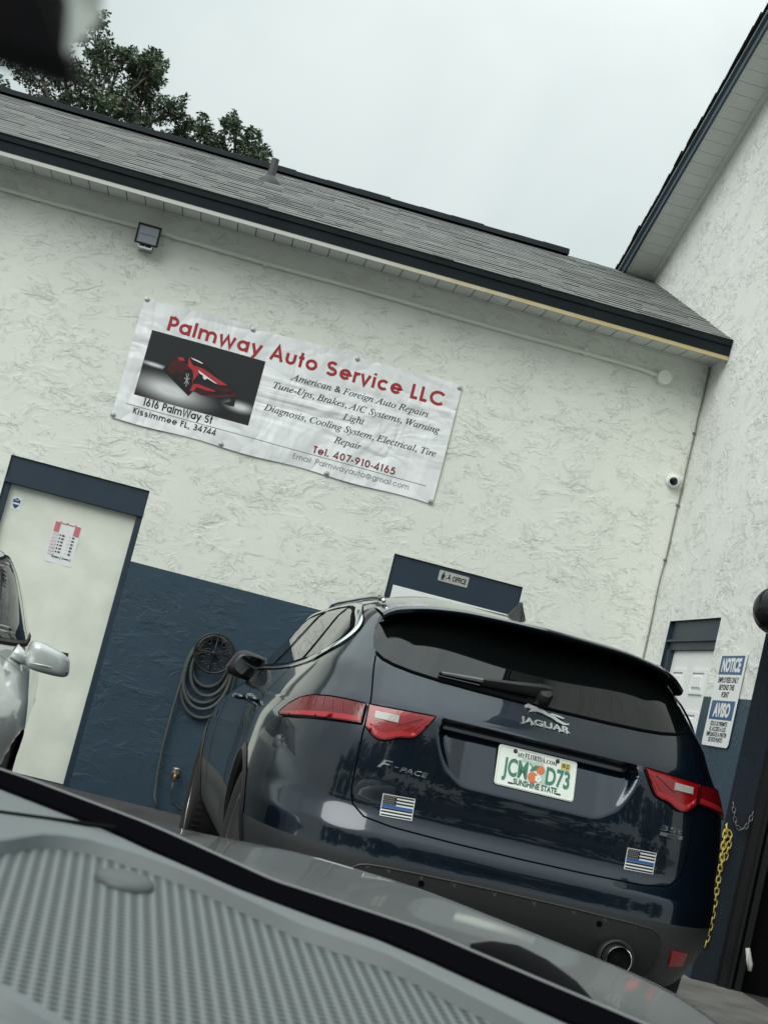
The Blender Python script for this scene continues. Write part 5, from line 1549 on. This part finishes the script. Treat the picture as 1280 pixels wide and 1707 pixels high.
# shark fin aerial
q_ = MB(); rows = []
for t, y0_, y1_, w_ in ((0, .80, 1.02, .040), (.25, .812, .985, .032), (.5, .822, .945, .022), (.75, .830, .908, .013), (.95, .838, .878, .008), (1.0, .846, .866, .003)):
    z = 1.588+.074*t
    rows.append([(0, y0_, z), (w_, y0_+.25*(y1_-y0_), z), (w_*.8, y0_+.6*(y1_-y0_), z), (0, y1_, z), (-w_*.8, y0_+.6*(y1_-y0_), z), (-w_, y0_+.25*(y1_-y0_), z), (0, y0_, z)])
q_.grid(rows); q_.build('roof_aerial', M_blackp, suv, smooth=True, angle=50)
# ================================================================== SILVER SEDAN
M_silver = paint('silver metallic paint', (.45, .475, .465), .4, .34)
def sed_tweak(X, Y, z):
    if .25 < z < .95:
        X -= .022*math.exp(-((Y-2.2)/.8)**2)*sstep(.25, .45, z)*(1-sstep(.8, .95, z))
        X += .018*math.exp(-((Y-3.72)/.36)**2)*sstep(.35, .55, z)*(1-sstep(.78, .92, z))
    return X, Y
DB = Body(
    rear=[(.18, .28), (.30, .06), (.50, 0), (.70, .0), (.88, .06), (.96, .14), (1.0, .35), (1.04, .70), (1.12, .92), (1.25, 1.15), (1.38, 1.45), (1.425, 1.70), (1.445, 1.9)],
    front=[(.18, 4.40), (.30, 4.56), (.45, 4.60), (.60, 4.57), (.70, 4.50), (.76, 4.36), (.82, 4.05), (.87, 3.75), (.91, 3.50), (.945, 3.30), (1.05, 3.08), (1.20, 2.78), (1.32, 2.50), (1.40, 2.25), (1.43, 2.08), (1.445, 1.95)],
    half=[(.18, .80), (.28, .855), (.45, .880), (.62, .885), (.75, .875), (.85, .855), (.90, .83), (.95, .79), (1.05, .745), (1.20, .675), (1.32, .610), (1.38, .555), (1.42, .43), (1.445, .10)],
    Lr=[(.18, .9), (1.0, .9), (1.1, .6), (1.445, .3)], qr=[(.18, 3.6), (1.0, 3.4), (1.2, 4), (1.445, 2)], pr=[(.18, 2.2), (1.445, 2)],
    Lf=[(.18, 1.1), (.9, 1.1), (1.05, .75), (1.445, .3)], qf=[(.18, 3.0), (.9, 3.2), (1.1, 4.0), (1.4, 3), (1.445, 2)], pf=[(.18, 2.2), (.9, 2.1), (1.445, 2)], tweak=sed_tweak)
sed = thing('parked_sedan', 'silver sedan facing out beside the white door, only its mirror side in view', 'sedan', (-1.740, -1.284, GZ), (0, 0, R_(184.5)))
nearS = [i*.03 for i in range(50)]
archS = [(.95, .315, .345), (3.70, .315, .345)]
g = DB.grid(levels(.18, .90, .02)[:-1]+levels(.90, 1.0, .008)[:-1]+levels(1.0, 1.40, .018)[:-1]+levels(1.40, 1.445, .005), nearS, 110, archS)
nc = g.cols; top = (g.nrows-1)*nc
for j in range(nc//2):
    if nc-2-j > j+1: g.f.append((top+j, top+j+1, top+nc-2-j, top+nc-1-j)); g.m.append(0)
g.build('body', M_silver, sed, smooth=True, angle=50)
mb = MB(); mb.box(-.74, .74, .3, 4.3, .19, .24); mb.box(-.55, .55, .4, 4.2, .24, .72); mb.build('underbody', M_blackm, sed)
def dy_(y, z): return -DB.u_of_y(y, z)
def dside(pts): return [(dy_(y, z), z) for y, z in pts]
def fx(x, z):   # arc position on the front face at lateral x
    a, X, Y = DB.outline(z); n = 120
    return math.copysign(float(np.interp(abs(x), X[n:][::-1], a[n:][::-1])), x if x else 1)
# windscreen as grid (crosses the front centre line)
def dfront(x, z, off):
    u = fx(x, z) if abs(x) > 1e-4 else fx(1e-4, z)
    return DB.at(u, z, off)
def fgrid(name, xz, m, off, parent, nx_=24, nz_=10):
    z0_, z1_ = xz[0], xz[1]; rows = []
    for j in range(nz_+1):
        z = z0_+(z1_-z0_)*j/nz_; hw = xz[2]+(xz[3]-xz[2])*j/nz_
        rows.append([dfront(-hw+2*hw*i/nx_+1e-5, z, off) for i in range(nx_+1)])
    q_ = MB(); q_.grid(rows, flip=True); return q_.build(name, m, parent, smooth=True)
fgrid('windscreen', (.965, 1.385, .575, .45), M_dglass, .004, sed)
fgrid('grille', (.42, .60, .42, .48), M_blackp, .004, sed)
q_ = MB()
rows = [[dfront(-.50+i*.05+1e-5, z, .006) for i in range(21)] for z in (.945, .962)]
q_.grid(rows, flip=True); q_.build('cowl', M_blackp, sed, smooth=True)
SDLO = [(1.00, 1.02), (1.5, .985), (2.3, .965), (3.02, .955), (2.72, 1.17), (2.40, 1.315), (2.1, 1.365), (1.75, 1.372), (1.35, 1.325), (1.10, 1.19)]
for sgn in (-1, 1):
    mir = sgn > 0
    patch(DB, 'window_surround', dside(SDLO), .002, M_blackp, sed, cell=.02, skirt=.003, mirror=mir)
    for pn in ([(1.12, 1.04), (1.95, .998), (1.95, 1.348), (1.7, 1.352), (1.37, 1.308), (1.18, 1.18)], [(2.03, .993), (2.86, .978), (2.66, 1.15), (2.37, 1.295), (2.06, 1.345)]):
        patch(DB, 'side_window', dside(densify(pn, .15)), .0045, M_dglass, sed, cell=.02, skirt=.002, mirror=mir)
    ribbon(DB, 'window_seal', dside(SDLO), .016, .0035, M_blackm, sed, closed=True, mirror=mir)
    for path in ([(3.12, .935), (3.16, .85), (3.17, .6), (3.14, .28)], [(2.0, .96), (1.99, .7), (2.0, .28)], [(1.05, 1.0), (1.15, .85), (1.22, .65), (1.35, .45)]):
        ribbon(DB, 'door_gap', dside(path), .007, .0008, M_gap, sed, mirror=mir)
    ribbon(DB, 'hood_gap', [(-fx(.60-.02*i, .945-.012*i), .945-.012*i) for i in range(12)], .007, .0008, M_gap, sed, mirror=mir)
    q_ = MB(); rows = []
    cx, cy, cz = -.908, 3.00, .935
    for i in range(17):
        a = math.pi*i/16; r = max(1e-4, math.sin(a))**.5; hz = math.copysign(abs(math.cos(a))**.5, math.cos(a)); row = []
        for k in range(29):
            t = 2*math.pi*k/28; cc, ss = math.cos(t), math.sin(t)
            X = math.copysign(abs(cc)**.55, cc)*r; Y = math.copysign(abs(ss)**.75, ss)*r
            row.append((cx+.100*X*(1-.06*hz)+.004*hz, cy+.075*Y*(1.1 if Y > 0 else .6), cz+.062*hz*(1+.16*X)+.012*X))
        rows.append(row)
    q_.grid(rows, flip=True)
    q_.tube([(-.84, 2.99, .915), (-.80, 3.0, .915), (-.75, 3.01, .935)], [.026, .030, .04], 8)
    if mir: q_.v = [(-p[0], p[1], p[2]) for p in q_.v]; q_.f = [f[::-1] for f in q_.f]
    dmi = q_.build('door_mirror', M_silver, sed, smooth=True)
    q_ = MB(); q_.tube([(cx-.098, cy+.055, cz-.030), (cx, cy+.086, cz-.026), (cx+.08, cy+.078, cz-.030)], .004, 6)
    if mir: q_.v = [(-p[0], p[1], p[2]) for p in q_.v]
    q_.build('mirror_crease', M_silver, dmi, smooth=True)
    q_ = MB(); q_.add([(cx+x, cy-.046, cz+z) for x, z in ((-.08, -.045), (.08, -.05), (.08, .045), (-.08, .05))], [(0, 1, 2, 3)])
    if mir: q_.v = [(-p[0], p[1], p[2]) for p in q_.v]
    q_.build('mirror_glass', M_dglass, dmi)
    q_ = MB(); rows = [[DB.at(-fx(.50+.034*i, .60+.02*j), .60+.02*j, .006) for i in range(10)] for j in range(6)]
    q_.grid(rows)
    if mir: q_.v = [(-p[0], p[1], p[2]) for p in q_.v]; q_.f = [f[::-1] for f in q_.f]
    q_.build('headlamp', mat('clear headlamp', (.35, .37, .38), .06, coat=1, metal=.3), sed, smooth=True)
    for wy, wz, wr in archS:
        wx = sgn*.76
        Mw = Matrix.Translation((wx, wy, .315)) @ Matrix.Rotation(R_(90)*sgn, 4, 'Y')
        q_ = MB(); q_.lathe([(.205, -.09), (.25, -.105), (.295, -.10), (.315, -.06), (.315, .06), (.295, .10), (.25, .105), (.205, .09)], Mw, 40)
        ty = q_.build('wheel', M_tyre, sed, smooth=True, angle=40)
        q_ = MB(); q_.lathe([(.205, -.09), (.21, .09), (.195, .085), (.19, .02), (.06, .03)], Mw, 40)
        for k in range(5):
            Mk = Mw @ Matrix.Rotation(2*math.pi*k/5, 4, 'Z'); t = MB(); t.add([(.03, -.035, .075), (.03, .035, .075), (.195, .022, .085), (.195, -.022, .085), (.03, -.04, .03), (.03, .04, .03), (.195, .03, .04), (.195, -.03, .04)], [(0, 1, 2, 3), (0, 4, 5, 1), (3, 2, 6, 7), (1, 5, 6, 2), (4, 0, 3, 7)]); q_.add([Mk @ Vector(p) for p in t.v], t.f)
        q_.lathe([(.06, .04), (.055, .08), (0, .082)], Mw, 16); q_.build('rim', M_alloy, ty, smooth=True, angle=40)

# ================================================================== THE VIEWER'S CAR: dashboard, windscreen edge, bonnet, mirror
own = thing('viewer_car', 'grey car the photo is taken from: textured dashboard, windscreen edge and bonnet', 'car', (0.1, -10.4, GZ))
def dash_z(y): return .881+(y+10.601)*.1087
M_dash = mat('grey soft dash plastic', (.120, .136, .139), .55, var=.06, var_scale=20, bump=.15, bump_scale=900, bump_d=.0006)
M_frit = mat('black windscreen band', (.003, .003, .004), .8, spec=0.0)
# direction along the windscreen base (it runs nearer on the right)
# woven inlay
M_weave = bpy.data.materials.new('woven dash inlay'); M_weave.use_nodes = True
nt = M_weave.node_tree; b_ = nt.nodes['Principled BSDF']; b_.inputs['Roughness'].default_value = .5
t_ = nt.nodes.new('ShaderNodeTexCoord')
mp = nt.nodes.new('ShaderNodeMapping'); mp.inputs['Rotation'].default_value = (0, 0, R_(-3.7)); nt.links.new(t_.outputs['Object'], mp.inputs[0])
sp = nt.nodes.new('ShaderNodeSeparateXYZ'); nt.links.new(mp.outputs[0], sp.inputs[0])
def mth(op, a, c=None):
    k = nt.nodes.new('ShaderNodeMath'); k.operation = op
    for i, v in enumerate((a, c)):
        if v is None: continue
        if isinstance(v, (int, float)): k.inputs[i].default_value = v
        else: nt.links.new(v, k.inputs[i])
    return k.outputs[0]
PX, PY = .0070, .0066
sxn = mth('SINE', mth('MULTIPLY', sp.outputs['X'], 2*math.pi/PX)); syn = mth('SINE', mth('MULTIPLY', sp.outputs['Y'], 2*math.pi/PY))
gap_ = mth('SUBTRACT', .62, mth('MULTIPLY', sxn, .38))
hgt = mth('ADD', mth('MULTIPLY', sxn, .55), mth('MULTIPLY', mth('MULTIPLY', syn, gap_), .62))
rp_ = nt.nodes.new('ShaderNodeValToRGB'); rp_.color_ramp.elements[0].color = (.004, .005, .006, 1); rp_.color_ramp.elements[1].color = (.165, .188, .191, 1)
nt.links.new(mth('ADD', mth('MULTIPLY', hgt, .5), .5), rp_.inputs['Fac']); nt.links.new(rp_.outputs['Color'], b_.inputs['Base Color'])
bp = nt.nodes.new('ShaderNodeBump'); bp.inputs['Strength'].default_value = 1.0; bp.inputs['Distance'].default_value = .0010
nt.links.new(hgt, bp.inputs['Height']); nt.links.new(bp.outputs[0], b_.inputs['Normal'])
def own_part(q_, name, m, **k): return P(q_, name, m, own, **k)
def dp(x, y, h=0): return (x, y, dash_z(y)+h)
# outlines in plan (x, y): windscreen lower edge curve
edge = [(-1.35, -10.0), (-.60, -9.98), (-.30, -10.09), (-.104, -10.172), (-.018, -10.222), (.066, -10.298), (.155, -10.332), (.22, -10.385), (.258, -10.415), (.33, -10.475), (.45, -10.60)]
inl = [(-1.30, -10.52), (-.55, -10.47), (-.20, -10.395), (-.078, -10.362), (-.052, -10.312), (-.030, -10.303), (.009, -10.312), (.037, -10.328), (.099, -10.380), (.146, -10.398), (.196, -10.449), (.26, -10.52), (.36, -10.66)]
near_ = [(-1.30, -10.66), (-.55, -10.62), (-.20, -10.585), (-.041, -10.568), (-.013, -10.592), (.02, -10.63), (.08, -10.70), (.15, -10.78), (.30, -10.86)]
def interp(pts, n):
    P_ = [Vector((*p, 0)) for p in pts]; acc = [0]
    for i in range(1, len(P_)): acc.append(acc[-1]+(P_[i]-P_[i-1]).length)
    out = []
    for k in range(n+1):
        s = acc[-1]*k/n; i = min(max(j for j in range(len(acc)) if acc[j] <= s+1e-9), len(P_)-2); t = (s-acc[i])/(acc[i+1]-acc[i]); out.append(P_[i].lerp(P_[i+1], t))
    return out
n = 110
E_ = interp(edge, n); I_ = interp(inl, n); Nr = interp(near_, n)
def strip(A, B, ha, hb, m=6, curve=None):
    rows = []
    for k in range(m+1):
        t = k/m; row = []
        for a, b2 in zip(A, B):
            p = a.lerp(b2, t); row.append(dp(p.x, p.y, ha+(hb-ha)*t+(curve(t) if curve else 0)))
        rows.append(row)
    return rows
q_ = MB()
q_.grid(strip(E_, I_, -.004, .0035, 8, lambda t: .004*math.sin(t*math.pi)), flip=True)
# raised lip round the inlay
far = [p+Vector((0, 0, 0)) for p in I_]
q_.grid([[dp(p.x, p.y+.0060, .0030) for p in I_], [dp(p.x, p.y+.0034, .0085) for p in I_], [dp(p.x, p.y+.0008, .0075) for p in I_], [dp(p.x, p.y-.002, -.0015) for p in I_]], flip=True)
# near border
NN = [p+Vector((0, -.35, 0)) for p in Nr]
q_.grid([[dp(p.x, p.y+.004, -.0015) for p in Nr], [dp(p.x, p.y, .004) for p in Nr], [dp(p.x, p.y-.012, .004) for p in Nr], [dp(p.x, p.y-.016, -.002) for p in Nr], [dp(p.x, p.y, -.03) for p in NN]], flip=True)
dash = own_part(q_, 'dashboard', M_dash, smooth=True, angle=40)
q_ = MB(); q_.grid(strip(I_, Nr, 0, 0, 10), flip=True)
own_part(q_, 'woven_inlay', M_weave, smooth=True)
q_ = MB(); q_.tube([dp(-.20, -10.33, .0040), dp(-.09, -10.275, .0040), dp(-.018, -10.228, .001)], .0016, 6)
own_part(q_, 'dash_seam', M_blackm)
# light sensor
q_ = MB(); Ms = Matrix.Translation(dp(-.002, -10.352, 0)) @ Matrix.Rotation(R_(6), 4, 'X')
q_.lathe([(.0170, -.004), (.0170, .0015), (.0160, .0035), (.011, .0050), (.0, .0054)], Ms, 32)
own_part(q_, 'light_sensor', mat('dark sensor plastic', (.07, .078, .08), .5), smooth=True, angle=50)
# black band and seal at the foot of the windscreen
q_ = MB()
def dirn(A, i):
    t = (A[min(i+1, len(A)-1)]-A[max(i-1, 0)]).normalized(); return Vector((-t.y, t.x, 0))
wband = [.020+.030*min(1, max(0, (E_[i].x+.6)/1.05)) for i in range(n+1)]
Bf = [E_[i]+dirn(E_, i)*wband[i] for i in range(n+1)]
q_.grid([[dp(p.x, p.y, -.006) for p in E_], [dp(p.x, p.y, -.001) for p in E_], [dp(p.x, p.y, .0005) for p in Bf], [dp(p.x, p.y, -.012) for p in Bf]], flip=True)
own_part(q_, 'windscreen_band', M_frit, smooth=True, angle=30)
q_ = MB()
Bs = [Bf[i]+dirn(Bf, i)*.0045 for i in range(n+1)]
q_.tube([dp(p.x, p.y, -.0015) for p in Bs], .0022, 8)
own_part(q_, 'windscreen_seal', mat('grey seal', (.12, .13, .13), .45), smooth=True)
# bonnet: far edge and near edge as real points
def wpt(px, d):
    v = fw+RGT*((px[0]-640)/FPX)-UPV*((px[1]-853.5)/FPX); return CAM_POS+v*d
M_hood = paint('grey metallic bonnet paint', (.46, .48, .47), .45, .38)
hf = [Vector(p) for p in [(-1.30, -8.5, .64), (-.60, -8.32, .70), (-0.221, -8.408, 0.737), (-0.045, -8.477, 0.746), (0.113, -8.575, 0.757), (0.245, -8.713, 0.78), (0.421, -8.934, 0.793), (0.553, -9.17, 0.794), (0.649, -9.403, 0.8), (0.668, -9.526, 0.796), (0.682, -9.627, 0.784), (0.699, -9.728, 0.765), (.72, -9.95, .70)]]
hn = [Vector(p) for p in [(-1.25, -9.75, .86), (-.50, -9.80, .90), (-0.115, -9.987, 0.897), (-0.015, -10.037, 0.893), (0.081, -10.106, 0.882), (0.186, -10.136, 0.879), (0.268, -10.184, 0.873), (0.311, -10.228, 0.869), (0.356, -10.273, 0.862), (0.403, -10.316, 0.848), (.50, -10.45, .80)]]
def interp3(P_, n):
    acc = [0]
    for i in range(1, len(P_)): acc.append(acc[-1]+(P_[i]-P_[i-1]).length)
    out = []
    for k in range(n+1):
        s = acc[-1]*k/n; i = min(max(j for j in range(len(acc)) if acc[j] <= s+1e-9), len(P_)-2); t = (s-acc[i])/(acc[i+1]-acc[i]); out.append(P_[i].lerp(P_[i+1], t))
    return out
def smooth3(P_, it=3):
    for _ in range(it): P_ = [P_[0]]+[P_[i-1]*.25+P_[i]*.5+P_[i+1]*.25 for i in range(1, len(P_)-1)]+[P_[-1]]
    return P_
hf = smooth3(interp3(hf, 70)); hn = smooth3(interp3(hn, 70))
q_ = MB(); rows = []
for k in range(25):
    t = k/24
    rows.append([b2.lerp(a, t)+Vector((0, 0, -.010*math.sin(t*math.pi))) for a, b2 in zip(hf, hn)])
for d_, dr_ in ((.03, .012), (.055, .04), (.07, .09), (.08, .30)):
    rows.append([a+(a-b2).normalized()*d_+Vector((0, 0, -dr_)) for a, b2 in zip(hf, hn)])
q_.grid(rows)
own_part(q_, 'bonnet', M_hood, smooth=True)
# wiper lying on the cowl
q_ = MB(); q_.tube([(0.256, -10.106, .884), (0.268, -10.114, .885), (0.284, -10.125, 0.885), (0.300, -10.146, 0.883), (0.316, -10.17, 0.879), (0.330, -10.195, 0.874)], [.004, .009, .012, .012, .010, .005], 16)
own_part(q_, 'windscreen_wiper', M_blackm, smooth=True)
# mirror corner hanging into the top of the view
q_ = MB(); dv = fw*.05
q_.prism([(-0.0409, -11.0933, 1.1041), (-0.0315, -11.0945, 1.1065), (-0.0282, -11.0937, 1.0976), (-0.0354, -11.0931, 1.0979), (-0.0393, -11.0927, 1.0981)], (0, .012, .001))
mir_ = own_part(q_, 'rear_view_mirror', M_blackm)
q_ = MB(); q_.add([(-0.0343, -11.0944, 1.1059), (-0.0280, -11.0938, 1.0976), (-0.0304, -11.0665, 1.1132), (-0.0323, -11.0617, 1.1222), (-0.0377, -11.0678, 1.1259)], [(0, 1, 2, 3), (0, 3, 4)])
P(q_, 'mirror_bezel', mat('grey mirror bezel', (.33, .35, .31), .5), mir_)
